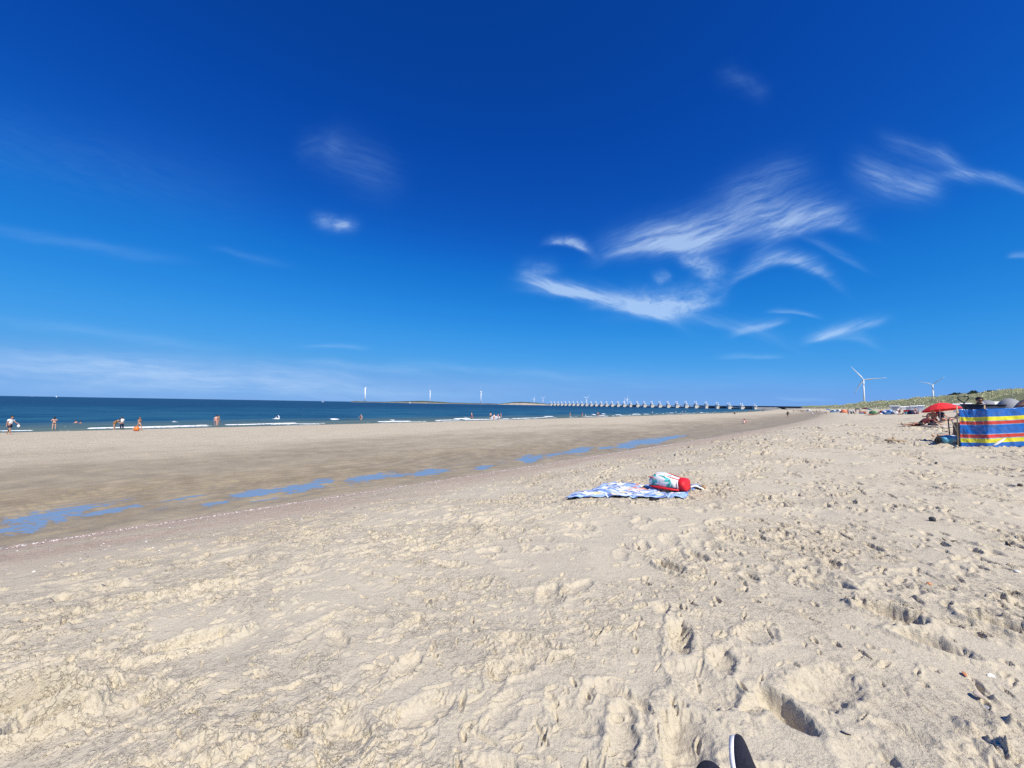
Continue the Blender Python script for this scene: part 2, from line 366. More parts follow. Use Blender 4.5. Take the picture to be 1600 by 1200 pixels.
def sand_material():
    M_, nt, bs = new_mat('sand'); b = NB(nt)
    g = b.n('ShaderNodeTexCoord').outputs['Object']
    wet, shell, veg, pale = (b.attr(k) for k in ('wet', 'shell', 'veg', 'pale'))
    big = b.noise(g, .9, 5, .6); mid = b.noise(g, 7, 5, .6); fine = b.noise(g, 120, 3, .6); grit = b.noise(g, 420, 2, .5)
    spk = b.noise(g, 9, 12, .78)                                                            # speckle at every scale
    dry = b.mix(b.ramp(big, .3, .7), (.515, .450, .338), (.550, .485, .365))
    dry = b.mix(b.math('MULTIPLY', pale, .75), dry, (.525, .468, .360))                    # fine wind-blown, greyer sand
    dry = b.mix(b.ramp(spk, .46, .26, 0, .36), dry, (.40, .325, .235))
    dry = b.mix(b.ramp(spk, .54, .74, 0, .5), dry, (.70, .61, .47))
    dry = b.mix(b.ramp(grit, .62, .80, 0, .45), dry, (.22, .185, .15))
    wnz = b.noise(b.mapping(g, (1, 1, 1), (0, 0, R(-45)), (0, 0, 0)), 1.3, 6, .65)
    wetc = b.mix(b.ramp(wnz, .3, .7), (.235, .190, .122), (.330, .272, .178))
    wetc = b.mix(b.ramp(fine, .55, .8, 0, .35), wetc, (.33, .28, .21))
    c = b.mix(wet, dry, wetc)
    # crushed shells: a pink-grey band with pale flecks
    flk = b.n('ShaderNodeTexVoronoi'); b.l(g, flk.inputs['Vector']); flk.inputs['Scale'].default_value = 60
    fl = b.ramp(flk.outputs['Distance'], .30, .12)
    pick = b.n('ShaderNodeSeparateColor'); b.l(flk.outputs['Color'], pick.inputs[0])
    shc = b.mix(b.ramp(mid, .3, .7), (.37, .25, .19), (.47, .345, .27))
    shc = b.mix(b.math('MULTIPLY', fl, b.ramp(pick.outputs[0], .35, .75)), shc, (.72, .62, .58))
    shc = b.mix(b.ramp(shell, .62, 1.0, 0, .75), shc, (.72, .62, .57))
    c = b.mix(b.math('MINIMUM', shell, 1.0), c, shc)
    # marram grass ground on the dunes
    gn = b.noise(g, .22, 6, .65); gn2 = b.noise(g, 1.4, 4, .6)
    grass = b.mix(b.ramp(gn2, .3, .7), (.23, .24, .11), (.34, .34, .18))
    vv = b.math('MULTIPLY', veg, b.ramp(b.math('ADD', gn, b.math('MULTIPLY', veg, .22)), .46, .60))
    c = b.mix(vv, c, grass)
    b.l(c, bs.inputs['Base Color'])
    film = b.attr('film')
    b.l(b.math('MULTIPLY', b.ramp(wet, 0, 1, .92, .55, False), b.ramp(film, 0, 1, 1, .25, False)), bs.inputs['Roughness'])
    b.l(b.math('ADD', b.ramp(wet, 0, 1, .12, .22, False), b.math('MULTIPLY', film, .45)), bs.inputs['Specular IOR Level'])
    # grain, crust and ripples too small for the mesh
    cr2 = b.noise(g, 75, 4, .6, .6)
    def crust(scale, off, step):
        # broken crust: little scarps where a noise crosses a level, present only in places
        n_ = b.noise(b.mapping(g, (1, 1, 1), (0, 0, off), (off, 0, 0)), scale, 7, .66, .35)
        k_ = b.ramp(b.noise(b.mapping(g, (1, 1, 1), (0, 0, 0), (0, off * 3, 0)), scale * .45, 3, .6), .44, .60)
        return b.math('MULTIPLY', b.math('MULTIPLY', b.ramp(n_, .485, .515), k_), step)
    hgt = b.math('ADD', crust(9, 1.1, .0056), b.math('ADD', crust(21, 2.3, .0050), crust(46, 3.7, .0032)))
    hgt = b.math('MULTIPLY', hgt, b.ramp(pale, 0, 1, 1.0, .25))
    hgt = b.math('ADD', hgt, b.math('ADD', b.math('MULTIPLY', cr2, .006), b.math('MULTIPLY', grit, .0022)))
    lump = b.noise(g, 5.0, 6, .66, .8)
    hgt = b.math('ADD', hgt, b.math('MULTIPLY', lump, b.attr('far')))
    bp = b.n('ShaderNodeBump'); bp.inputs['Distance'].default_value = 1.0
    b.l(hgt, bp.inputs['Height']); b.l(b.math('MULTIPLY', b.ramp(wet, 0, 1, .9, .45, False), b.ramp(film, 0, 1, 1, .35, False)), bp.inputs['Strength'])
    b.l(bp.outputs[0], bs.inputs['Normal'])
    return M_
SAND = sand_material()

rr, th = polar_axes([.02, .25, .5, .7, .85, .95] + geo(1.02, 6, .0030) + geo(6, 40, .0048) + geo(40, 3800, .0115) + [3800, 5200], 1080, 90, R(60))
TX = rr[:, None] * np.sin(th)[None, :]; TY = rr[:, None] * np.cos(th)[None, :]
U_, V_ = coast(TX, TY)
Z = base_h(TX, TY)
RR = np.broadcast_to(rr[:, None], TX.shape)
def fade(lam): return np.clip((lam / .012 - RR) / (lam / .012 * .4), 0, 1)      # drop a wavelength the mesh cannot carry
dryb = 1 - sstep(V_, 4.5, 8.5)                                                  # trampled dry sand
bar = sstep(V_, 16, 24) * (1 - sstep(V_, 50, 58))
trough = sstep(V_, 8.6, 9.6) * (1 - sstep(V_, 14, 20))
# patches of smooth wind-blown sand between trampled ones
patch = fbm(TX * .55 + 3, TY * .8 + 1, 4, 31)
rough = sstep(patch, -.42, .42)
r1 = rr < 70; n1 = int(r1.sum())
def near(fn, lim, *a):
    """evaluate only on the rings inside lim metres"""
    k = int((rr < lim).sum()); o = np.zeros_like(TX)
    o[:k] = fn(TX[:k], TY[:k], *a); return o
wx = near(lambda x, y: perlin(x * 2.1, y * 2.1, 41), 60) * .18; wy = near(lambda x, y: perlin(x * 2.1 + 9, y * 2.1, 42), 60) * .18
def nz(scale, seed, lim, octv=1):
    k = int((rr < lim).sum()); o = np.zeros_like(TX)
    o[:k] = fbm((TX[:k] + wx[:k]) * scale, (TY[:k] + wy[:k]) * scale, octv, seed); return o
D = np.zeros_like(TX)
D += dryb * (.030 * nz(.7, 51, 300, 2) + .005 * nz(1.9, 53, 120, 2) * fade(.5))
D += dryb * (.35 + .65 * rough) * .0030 * nz(4.2, 55, 40, 2) * fade(.24)
t_ = nz(3.1, 57, 22, 4); k_ = sstep(nz(1.7, 58, 22, 2), -.1, .5); D += dryb * rough * k_ * .0058 * sstep(t_, -.05, .05) * fade(.13)
t_ = nz(8, 61, 9, 4); k_ = sstep(nz(3.3, 62, 9, 2), -.1, .4); D += dryb * rough * k_ * .0042 * sstep(t_, -.06, .06) * fade(.06)
D += dryb * (.25 + rough) * .0020 * nz(42, 65, 4, 1) * fade(.03)
D += bar * (.022 * nz(1.1, 71, 150, 3) * fade(.9) + .012 * nz(4, 73, 45, 2) * fade(.25))
D += (1 - dryb) * (1 - sstep(V_, 40, 60)) * (.010 * nz(2.2, 75, 80, 2) * fade(.45))
rip = np.sin((V_ * 1.9 + U_ * .5 + 1.3 * perlin(U_ * .5, V_ * .7, 77)) * 2 * math.pi / .16 * .5)
D += (trough * .0100) * rip * fade(.16) + trough * .0105 * np.sin((V_ + 2.5 * perlin(U_ * .12, V_ * .3, 78)) * 2 * math.pi / .55) * fade(.5)
# pools: the trough floor is scoured below the water level where the photo shows water
PX, PY = proj(TX, TY, POOL_Z)
pg = np.zeros_like(TX)
tmask = (V_ > 8) & (V_ < 17) & (TY > 1) & (np.abs(th)[None, :] < R(60))
for (cx, cy, ax, ay) in POOLS:
    sl_ = -.165 if cx < 300 else (-.12 if cx < 900 else -.17)
    dx = (PX - cx); dy = (PY - cy - sl_ * dx)
    e = (dx / ax) ** 2 + (dy / ay) ** 2
    pg = np.maximum(pg, np.where(tmask, np.exp(-e * 1.1), 0))
prag = .55 * perlin(PX / 30, PY / 3.2, 81) + .42 * perlin(PX / 12, PY / 1.5, 82)
D += np.where(tmask, trough * (-.036 * sstep(pg + prag * .62, .10, .80)), 0)
Z = Z + D
# footprints and scuffs
rng = np.random.default_rng(11)
half = R(60); nf = 1080; dth = 2 * half / (nf - 1)
def stamp(x0, y0, a, bw, ang, dep, rim=.3, asym=0.0, rough_=.28):
    r0 = math.hypot(x0, y0); t0 = math.atan2(x0, y0); ext = max(a, bw) * 1.9
    i0, i1 = np.searchsorted(rr, max(r0 - ext, .3)), np.searchsorted(rr, r0 + ext)
    dt = ext / max(r0, .3); j0 = max(int((t0 - dt + half) / dth), 0); j1 = min(int((t0 + dt + half) / dth) + 2, nf)
    if i1 <= i0 + 1 or j1 <= j0 + 1: return
    x = TX[i0:i1, j0:j1] - x0; y = TY[i0:i1, j0:j1] - y0
    ca, sa = math.cos(ang), math.sin(ang)
    p = (x * ca + y * sa) / a; q = (-x * sa + y * ca) / bw
    w = (perlin(TX[i0:i1, j0:j1] * 9, TY[i0:i1, j0:j1] * 9, 91) + .7 * perlin(TX[i0:i1, j0:j1] * 24, TY[i0:i1, j0:j1] * 24, 92) + .4 * perlin(TX[i0:i1, j0:j1] * 60, TY[i0:i1, j0:j1] * 60, 93)) * rough_
    e = np.maximum(np.sqrt(p * p + q * q) + w, 0)
    prof = -np.clip(1 - e ** 2.2, 0, 1) ** .75 * (1 + asym * q)
    prof += rim * np.exp(-((e - 1.22) / .24) ** 2) * (1 + .6 * np.clip(asym * q, -1, 1))
    Z[i0:i1, j0:j1] += dep * prof
placed = 0
for k in range(2600):
    # spread so that near and middle distances get about equal share of the view
    d = 1.2 * (60 / 1.2) ** (rng.random() ** .85); t = (rng.random() - .5) * 2 * R(58)
    x, y = d * math.sin(t), d * math.cos(t); u, v = (x + y) * K, (y - x) * K
    if d < 3.4 and rng.random() < .88: continue
    if v > 5.5 and v < 19 and rng.random() < .9: continue
    if v > 52 or (v > 5 and rng.random() < .55): continue
    s = rng.uniform(.6, 1.15)
    dep = rng.uniform(.006, .022) * (1 if v < 5 else .6)
    ang = rng.choice([.7, .75, 2.2]) + rng.normal(0, .5)
    stamp(x, y, .14 * s, .062 * s * rng.uniform(.8, 1.5), ang, dep, rng.uniform(.15, .5), rng.uniform(-.6, .6))
    placed += 1
# small crisp scuffs: heel and toe edges, tipped crust, drag marks
for k in range(10000):
    d = 1.15 * (34 / 1.15) ** (rng.random() ** .80); t = (rng.random() - .5) * 2 * R(58); x, y = d * math.sin(t), d * math.cos(t)
    if (y - x) * K > 6: continue
    if float(perlin(x * .55 + 3, y * .8 + 1, 31)) < rng.uniform(-.7, .6): continue
    s = rng.uniform(.6, 1.5); bw = max(.0085, .0040 * d) * rng.uniform(.7, 1.5)
    stamp(x, y, max(.022, .0075 * d) * s * rng.uniform(.7, 2.2), bw, rng.normal(.5 + t * .6, .6), bw * rng.uniform(.7, 1.5), rng.uniform(.1, .6), rng.uniform(-.7, .7), .45)
def foot(px, py, a, bw, ang, dep, **kw):
    g_ = ground(px, py); stamp(g_.x, g_.y, a, bw, ang, dep, **{'rough_': .22, **kw})
foot(1222, 1112, .125, .062, 1.9, .075, rim=.12, asym=-.7, rough_=.12)
foot(1062, 1005, .15, .07, 1.2, .050, rim=.2, asym=.3)
foot(1045, 885, .17, .08, 1.9, .07, rim=.3, asym=.4)
foot(1090, 868, .15, .07, 1.6, .05, rim=.3)
foot(1392, 968, .15, .075, 2.4, .08, rim=.3, asym=-.4)
foot(860, 935, .16, .09, 1.5, .035, rim=.2)
foot(1290, 1080, .20, .10, .4, .03, rim=.3)
foot(1585, 992, .16, .07, 2.2, .09, rim=.3)
foot(1075, 1165, .20, .10, 1.3, .05, rim=.15, asym=.8)
foot(540, 1150, .16, .09, 1.9, .035, rim=.2, asym=.5)
foot(660, 1120, .15, .08, .6, .03, rim=.2)
foot(820, 1010, .17, .07, 2.8, .035, rim=.4, asym=.6)
foot(300, 1000, .20, .08, .5, .05, rim=.5); foot(250, 930, .18, .07, .5, .05, rim=.5); foot(340, 912, .15, .06, .4, .05, rim=.5)
foot(60, 1100, .16, .08, .7, .07, rim=.8); foot(20, 1085, .12, .07, .4, .06, rim=.8); foot(85, 1130, .12, .06, .9, .06, rim=.9)
foot(1130, 1040, .11, .06, 1.0, .03, rim=.3); foot(1455, 1010, .14, .07, 2.3, .05, rim=.4); foot(1300, 915, .13, .06, 2.2, .05, rim=.3)
foot(1500, 760, .16, .07, 2.6, .06, rim=.4)
# broken clods of crusted sand kicked up on the left
for k in range(420):
    cx_, cy_, sx_, sy_ = [(60, 1110, 75, 28), (215, 1090, 40, 14), (120, 985, 90, 40), (400, 945, 60, 22), (350, 1180, 50, 20), (1570, 1160, 40, 30), (1500, 900, 90, 70), (600, 960, 120, 50)][k % 8]
    px_, py_ = rng.normal(cx_, sx_), rng.normal(cy_, sy_)
    if not (-80 < px_ < 1680 and 820 < py_ < 1240): continue
    g_ = ground(px_, py_); s = rng.uniform(.012, .036)
    stamp(g_.x, g_.y, s, s * rng.uniform(.5, .9), rng.uniform(0, 3.1), -rng.uniform(.25, .5) * s, rim=.0, asym=rng.uniform(-.5, .5), rough_=.5)
def surf_z(x, y):
    """height of the finished mesh at a point"""
    r0 = math.hypot(x, y); t0 = math.atan2(x, y)
    i = int(np.clip(np.searchsorted(rr, r0), 1, len(rr) - 1)); j = (t0 + half) / dth; j0 = int(np.clip(j, 0, nf - 2)); fj = j - j0
    fi = (r0 - rr[i - 1]) / (rr[i] - rr[i - 1])
    return float((Z[i - 1, j0] * (1 - fj) + Z[i - 1, j0 + 1] * fj) * (1 - fi) + (Z[i, j0] * (1 - fj) + Z[i, j0 + 1] * fj) * fi)
wn_ = .9 * perlin(U_ * .10, V_ * .22, 101) + .5 * perlin(U_ * .5, V_ * .9, 102)
wet = sstep(V_ + wn_ * 1.2, 6.4, 10.6) * (1 - .95 * sstep(V_ + wn_ * 4.5, 12.5, 29))
wet = np.maximum(wet, sstep(V_ + wn_ * 1.5, 49, 58))
wet = np.maximum(wet, .55 * sstep(U_, 60, 110) * sstep(V_, 5, 9) * (1 - sstep(V_ + wn_ * 3, 18, 34)))
wet = np.maximum(wet, .30 * sstep(V_ + wn_ * 2, 2.5, 8) * (1 - sstep(V_, 20, 30)))
wet = np.maximum(wet, .16 * bar)
sh = np.exp(-((V_ + .25 * wn_ - 8.15) / .16) ** 2) * 1.2 * sstep(perlin(U_ * .9, V_ * 4, 111) + 1.0 * perlin(U_ * .11, .3, 112), -1.0, .3)
sh = np.maximum(sh, .62 * sstep(V_ + .6 * wn_, 4.6, 7.0) * (1 - sstep(V_ + .3 * wn_, 9.0, 9.8)) * sstep(perlin(U_ * .35, V_ * 1.6, 113), -.75, .35))
sh = sh * (1 - sstep(U_, 30, 75)) + .25 * sh * sstep(U_, 30, 75)
film = np.where(tmask, trough * (1 - sstep(Z, POOL_Z + .001, POOL_Z + .016)), 0)
veg = sstep(-V_ + 3 * perlin(U_ / 22, V_ / 9, 121), 31, 39)
pale = (1 - rough) * dryb
far = .012 + .05 * sstep(RR, 5, 22) + .05 * sstep(RR, 25, 90)
beach = polar_mesh('beach', rr, th, Z, SAND, {'wet': wet, 'shell': sh, 'veg': veg, 'pale': pale, 'film': film, 'far': far * (dryb * .9 + bar * .8 + .12)})
tag(beach, kind='structure')

# ------------------------------------------------------------------ water
def sea_material():
    M_, nt, bs = new_mat('sea_water'); b = NB(nt)
    g = b.n('ShaderNodeTexCoord').outputs['Object']
    foam, shal, dist = b.attr('foam'), b.attr('shallow'), b.attr('dist')
    gr = b.mapping(g, (1, 1, 1), (0, 0, R(-45)))
    n1_ = b.noise(b.mapping(gr, (.045, .16, 1)), 1.0, 6, .62); n2_ = b.noise(b.mapping(gr, (.010, .020, 1)), 1.0, 4, .6)
    deep = b.mix(b.ramp(n1_, .36, .66), (.006, .042, .105), (.010, .062, .135))
    deep = b.mix(b.ramp(n2_, .40, .62, 0, .5), deep, (.007, .048, .125))
    shc = b.mix(b.ramp(n1_, .40, .62), (.075, .125, .125), (.12, .16, .12))
    deep = b.mix(b.math('MULTIPLY', b.attr('mid'), .7), deep, b.mix(b.ramp(n1_, .36, .66), (.015, .078, .148), (.032, .130, .205)))
    c = b.mix(shal, deep, shc)
    fn = b.noise(g, 3.0, 6, .7); fm = b.ramp(b.math('ADD', foam, b.math('MULTIPLY', b.math('SUBTRACT', fn, .5), 1.7)), .45, .72)
    c = b.mix(fm, c, (.86, .88, .88))
    b.l(c, bs.inputs['Base Color']); b.l(b.ramp(fm, 0, 1, .12, .75), bs.inputs['Roughness']); bs.inputs['IOR'].default_value = 1.333; bs.inputs['Specular IOR Level'].default_value = 0
    h = b.math('ADD', b.math('MULTIPLY', b.noise(b.mapping(gr, (.35, .9, 1)), 1.0, 5, .6), .55), b.math('MULTIPLY', b.noise(b.mapping(gr, (2.2, 4.0, 1)), 1.0, 4, .6), .12))
    bp = b.n('ShaderNodeBump'); bp.inputs['Distance'].default_value = 1.0; b.put(bp.inputs['Strength'], b.ramp(shal, 0, 1, .85, .35)); b.l(h, bp.inputs['Height'])
    b.l(bp.outputs[0], bs.inputs['Normal'])
    gl = b.n('ShaderNodeBsdfGlossy'); gl.inputs['Roughness'].default_value = .18; b.l(bp.outputs[0], gl.inputs['Normal'])
    mx = b.n('ShaderNodeMixShader'); b.put(mx.inputs[0], b.math('MULTIPLY', b.math('SUBTRACT', 1.0, fm), .15)); b.l(bs.outputs[0], mx.inputs[1]); b.l(gl.outputs[0], mx.inputs[2])
    b.l(mx.outputs[0], nt.nodes['Material Output'].inputs['Surface'])
    return M_
sr, sth = polar_axes(geo(28, 330, .0035) + geo(330, 4000, .02) + geo(4000, 90000, .15) + [90000], 900, 60, R(62))
SX = sr[:, None] * np.sin(sth)[None, :]; SY = sr[:, None] * np.cos(sth)[None, :]
SU, SV = coast(SX, SY)
SV2 = SV + 1.3 * perlin(SU / 16, .4, 131) + .6 * perlin(SU / 5, .7, 132) + .2 * perlin(SU / 1.6, .7, 133)
SR = np.broadcast_to(sr[:, None], SX.shape)
sz = np.zeros_like(SX); foam = np.zeros_like(SX)
for (v0, hgt, wid, gate, seed) in [(64.8, .03, .30, .15, 1), (66.6, .05, .30, .0, 5), (68.2, .10, .42, -.14, 2), (73.0, .15, .8, .28, 3), (81, .16, 1.2, .55, 4)]:
    g_ = sstep(perlin(SU / 7 + seed * 5, .5 + seed, 140 + seed) + .55 * perlin(SU / 2.2, .2 + seed, 150 + seed), gate - .12, gate + .22)
    prof = np.exp(-(np.where(SV2 > v0, (SV2 - v0) / (wid * 1.6), (SV2 - v0) / (wid * .55))) ** 2)
    sz += hgt * prof * (.35 + .65 * g_)
    fr = np.exp(-(np.where(SV2 > v0, (SV2 - v0) / (wid * .5), (SV2 - v0) / (wid * 1.5))) ** 2)
    foam = np.maximum(foam, fr * (.25 + .65 * g_) * (g_ > .02))
foam = np.maximum(foam, .62 * np.exp(-((SV2 - 62.6) / .5) ** 2) * sstep(perlin(SU / 11, .9, 161), -.2, .3))
swell = .16 * np.sin((SV + 2.5 * perlin(SU / 40, SV / 30, 171)) * 2 * math.pi / 9.0) * sstep(SV, 72, 90) * (1 - sstep(SR, 220, 330))
swell += .10 * perlin(SU / 6, SV / 3.0, 172) * sstep(SV, 70, 84) * (1 - sstep(SR, 200, 320))
sz += swell
white = perlin(SU / 2.4, SV / 1.1, 181) * (SR < 320)
foam = np.maximum(foam, .8 * sstep(white, .93, 1.02) * sstep(SV, 75, 90))
shal = (1 - sstep(SV + 3 * perlin(SU / 14, SV / 12, 191), 66, 92)) * 1.0
sea = polar_mesh('sea', sr, sth, sz, sea_material(), {'foam': foam, 'shallow': shal, 'mid': 1 - sstep(SV + 20 * perlin(SU / 60, SV / 40, 195), 80, 330), 'dist': SR})
tag(sea, kind='structure')

def pool_material():
    M_, nt, bs = new_mat('pool_water'); b = NB(nt)
    g = b.n('ShaderNodeTexCoord').outputs['Object']
    bs.inputs['Base Color'].default_value = (.19, .25, .33, 1); bs.inputs['Roughness'].default_value = .06; bs.inputs['IOR'].default_value = 1.42
    bp = b.n('ShaderNodeBump'); bp.inputs['Distance'].default_value = .03; bp.inputs['Strength'].default_value = .6
    b.l(b.noise(b.mapping(g, (1, 1, 1), (0, 0, R(-45))), 6.0, 4), bp.inputs['Height']); b.l(bp.outputs[0], bs.inputs['Normal'])
    return M_
pm = MB()
us = list(np.linspace(-12, 130, 72)); vs_ = [8.9, 11.0, 13.0, 15.0]
def uv_xy(u, v): v = v + float(np.interp(u, _uu, _cc)); return ((u - v) * K, (u + v) * K)
pm.grid(71, 3, lambda s, t: (*uv_xy(us[round(s * 71)], vs_[round(t * 3)]), POOL_Z))
tag(pm.build('tide_pool', pool_material()), kind='structure')

# ------------------------------------------------------------------ far structures: storm surge barrier, embankment, low land, turbines
CONC = mat('concrete', (.50, .48, .43), .85, .15, .25); PALE = mat('pale_concrete', (.72, .72, .70), .7, .06, .3)
DARK = mat('dark_steel', (.035, .04, .055), .6, .3, .2); WHITE = mat('white_paint', (.82, .83, .84), .45, .04, .3)
BP0, BPD = Vector((761, 1197, 0)), Vector((-16.85, 41.75, 0))
bang = math.atan2(BPD.y, BPD.x)
barrier = thing('storm_surge_barrier', 'long storm surge barrier of concrete piers with white posts crossing the water on the horizon', 'barrier', (BP0.x, BP0.y, 0), bang)
def pier_meshes():
    b = MB(); b.box((0, 3, 5.5), (8.2, 19, 13), taper=.94); b.box((0, 4, 12.5), (8.9, 15, 1.2)); b.box((0, 6, 15.2), (6.6, 10, 4.2), taper=.9)
    b.box((-4.0, -10, 9.0), (1.2, 4, 6.0)); b.box((4.0, -10, 9.0), (1.2, 4, 6.0))
    c = MB(); c.box((0, 6, 18.5), (12.0, 7, 1.3)); c.box((0, 6, 19.9), (9.5, 4, 1.5), taper=.85)
    h = MB(); h.tube([(0, 0, 0), (0, 0, 2.2), (0, 0, 6.5), (0, 0, 10.5)], [1.15, 1.05, .9, .75], 8); h.box((0, 0, 3.4), (2.6, 2.0, .7))
    return b.mesh('pier', CONC), c.mesh('pier_cap', WHITE), h.mesh('hydraulic_cylinder', WHITE, True)
PM, PCM, PHM = pier_meshes()
L45 = BPD.length
for n in range(31):
    s = .68 + .32 * min(1, n / 5.0); x = n * L45
    pr = link('pier', PM, barrier, (x, 0, 0)); pr.scale = (1, 1, s * .84)
    link('pier_cap', PCM, pr)
    for sx_ in ((-3.3, 3.3) if n else (0,)):
        link('hydraulic_cylinder', PHM, pr, (sx_, 6, 20.6))
    if n < 30:
        g_ = MB(); dk = n in (2, 3) or n in (12,)
        g_.box((0, 0, 0), (L45 - 8.6, 2.2, 7.0 if dk else 3.6)); go = g_.build('gate', DARK, barrier, loc=(x + L45 / 2, -2, 4.6 if dk else 1.2))
        bm_ = MB(); bm_.box((0, 0, 0), (L45 - 8.6, 3.0, 2.2)); bm_.build('upper_beam', PALE if n > 0 else DARK, barrier, loc=(x + L45 / 2, -6, 4.6 if not dk else 9.6))
dk_ = MB(); dk_.box((-48, -13, 8.3), (150, 9, 5.0)); dk_.box((4.5 * L45 / 2 + 27, -13, 8.3), (L45 * 4.5 - .1, 9, 4.8))
dk_.build('road_deck', DARK, barrier)
dk2 = MB(); dk2.box((4.5 * L45 + 27 + 12.7 * L45, -13, 9.0), (L45 * 25.4, 9, 2.8)); dk2.build('light_road_deck', PALE, barrier)

STONE = mat('basalt_stone', (.20, .20, .20), .9, .35, .15, .3)
def strip_land(name, pxs, depth_fn, top_fn, width, mats, cut=.45, jag=.8, seed=3):
    """a low bank of land: crest height given along the way, gentle front and back slopes"""
    b = MB(); rows = [(-.5, 0), (-.36, .30), (-.22, .62), (-.08, .92), (0, 1), (.2, .9), (.5, .0)]
    pts = []
    for px in pxs:
        d = depth_fn(px); top = top_fn(px); y0 = 631.6 + (px - 800) * .0165
        c = at(px, y0, d); t = Vector((c.x, c.y, 0)).normalized()
        z = CAM_Z + top * d / 600
        z += jag * float(perlin(px / 4.0, seed, seed)) + .6 * jag * float(perlin(px / 1.3, seed, seed + 1)) if top > .8 else 0
        pts.append([Vector((c.x, c.y, 0)) + t * (width * a) + Vector((0, 0, -1.0 + (z + 1) * h)) for a, h in rows])
    nr = len(rows); k = len(pts)
    b.v = [tuple(p) for row in pts for p in row]
    for i in range(k - 1):
        for j in range(nr - 1):
            b.f.append((i * nr + j, (i + 1) * nr + j, (i + 1) * nr + j + 1, i * nr + j + 1))
            hh = rows[j + 1][1]; b.mi.append(0 if hh < cut else 1)
    return b.build(name, mats, smooth=True)
FARVEG = mat('far_scrub', (.060, .075, .045), .95, .4, .02); FARSAND = mat('far_sand', (.40, .34, .27), .95, .2, .03)
def itp(xs, ys): return lambda x: float(np.interp(x, xs, ys))
tag(strip_land('island', np.arange(548, 782, 1.5), itp([548, 780], [3300, 2950]), itp([548, 556, 575, 600, 640, 660, 690, 705, 740, 770, 782], [.4, 1.1, .5, .6, 2.2, 3.1, 2.0, 1.1, .8, .7, .3]), 160, [FARSAND, FARVEG], .5), kind='structure')
tag(strip_land('headland', np.arange(778, 866, 1.2), itp([778, 866], [2750, 2600]), itp([778, 792, 805, 818, 835, 848, 860, 866], [.3, 2.0, 3.6, 3.9, 3.3, 2.2, 1.2, .5]), 140, [FARSAND, FARVEG], .72), kind='structure')
emb = strip_land('stone_embankment', np.arange(1183, 1296, 2.0), itp([1183, 1296], [1165, 1100]), itp([1183, 1222, 1260, 1296], [1.7, 2.2, 2.3, 1.4]), 46, [STONE, STONE], .5, .1)
tag(emb, 'grey stone embankment sloping to the beach at the near end of the surge barrier', 'embankment')
shore_land = strip_land('dune_hill', np.arange(1215, 1345, 2.0), itp([1215, 1345], [1900, 1700]), itp([1215, 1240, 1290, 1330, 1345], [1.2, 2.3, 2.6, 2.4, 1.5]), 160, [FARVEG, FARVEG], .5, 1.2, 8)
tag(shore_land, kind='structure')

def blade_mesh(Rb):
    b = MB(); ks = [(0.0, .035, .035), (.06, .04, .032), (.2, .078, .020), (.5, .05, .012), (.8, .03, .007), (1.0, .008, .004)]
    vs, n = [], 8
    for t, c, th_ in ks:
        tw = R(14) * (1 - t)
        for j in range(n):
            a = 2 * math.pi * j / n; x = math.cos(a) * c * Rb * .5 + c * Rb * .18; y = math.sin(a) * th_ * Rb * .5
            vs.append((x * math.cos(tw) - y * math.sin(tw), x * math.sin(tw) + y * math.cos(tw), t * Rb))
    fs = [(i * n + j, i * n + (j + 1) % n, (i + 1) * n + (j + 1) % n, (i + 1) * n + j) for i in range(len(ks) - 1) for j in range(n)]
    fs += [tuple(range(n - 1, -1, -1)), tuple((len(ks) - 1) * n + j for j in range(n))]
    return b.add(vs, fs).mesh('blade', WHITE, True)
def turbine(label, hub, yaw, phase, Rb, base_z=0.0, tr=(2.6, 1.5)):
    """yaw 0 faces the camera side (-Y); the rotor stands still"""
    root = thing('wind_turbine', label, 'wind turbine', (hub[0], hub[1], base_z), yaw, 'wind turbines on the horizon')
    H = hub[2] - base_z
    t = MB(); t.tube([(0, 3.2, 0), (0, 3.2, H * .5), (0, 3.2, H - 1.6)], [tr[0], (tr[0] + tr[1]) / 2, tr[1]], 20); t.build('tower', WHITE, root, True)
    nb = MB(); nb.tube([(0, .3, H), (0, 2, H), (0, 6, H + .2), (0, 9.5, H + .1)], [1.9, 2.2, 2.1, 1.2], 12); nb.build('nacelle', WHITE, root, True)
    hb = MB(); hb.ell((0, -.6, H), (1.7, 2.2, 1.7)); ho = hb.build('rotor_hub', WHITE, root, True)
    bmesh_ = blade_mesh(Rb)
    for k in range(3):
        bl = link('blade', bmesh_, root, (0, -.6, H)); bl.rotation_euler = (0, R(90) - (phase + k * 2.0944), 0)
    return root
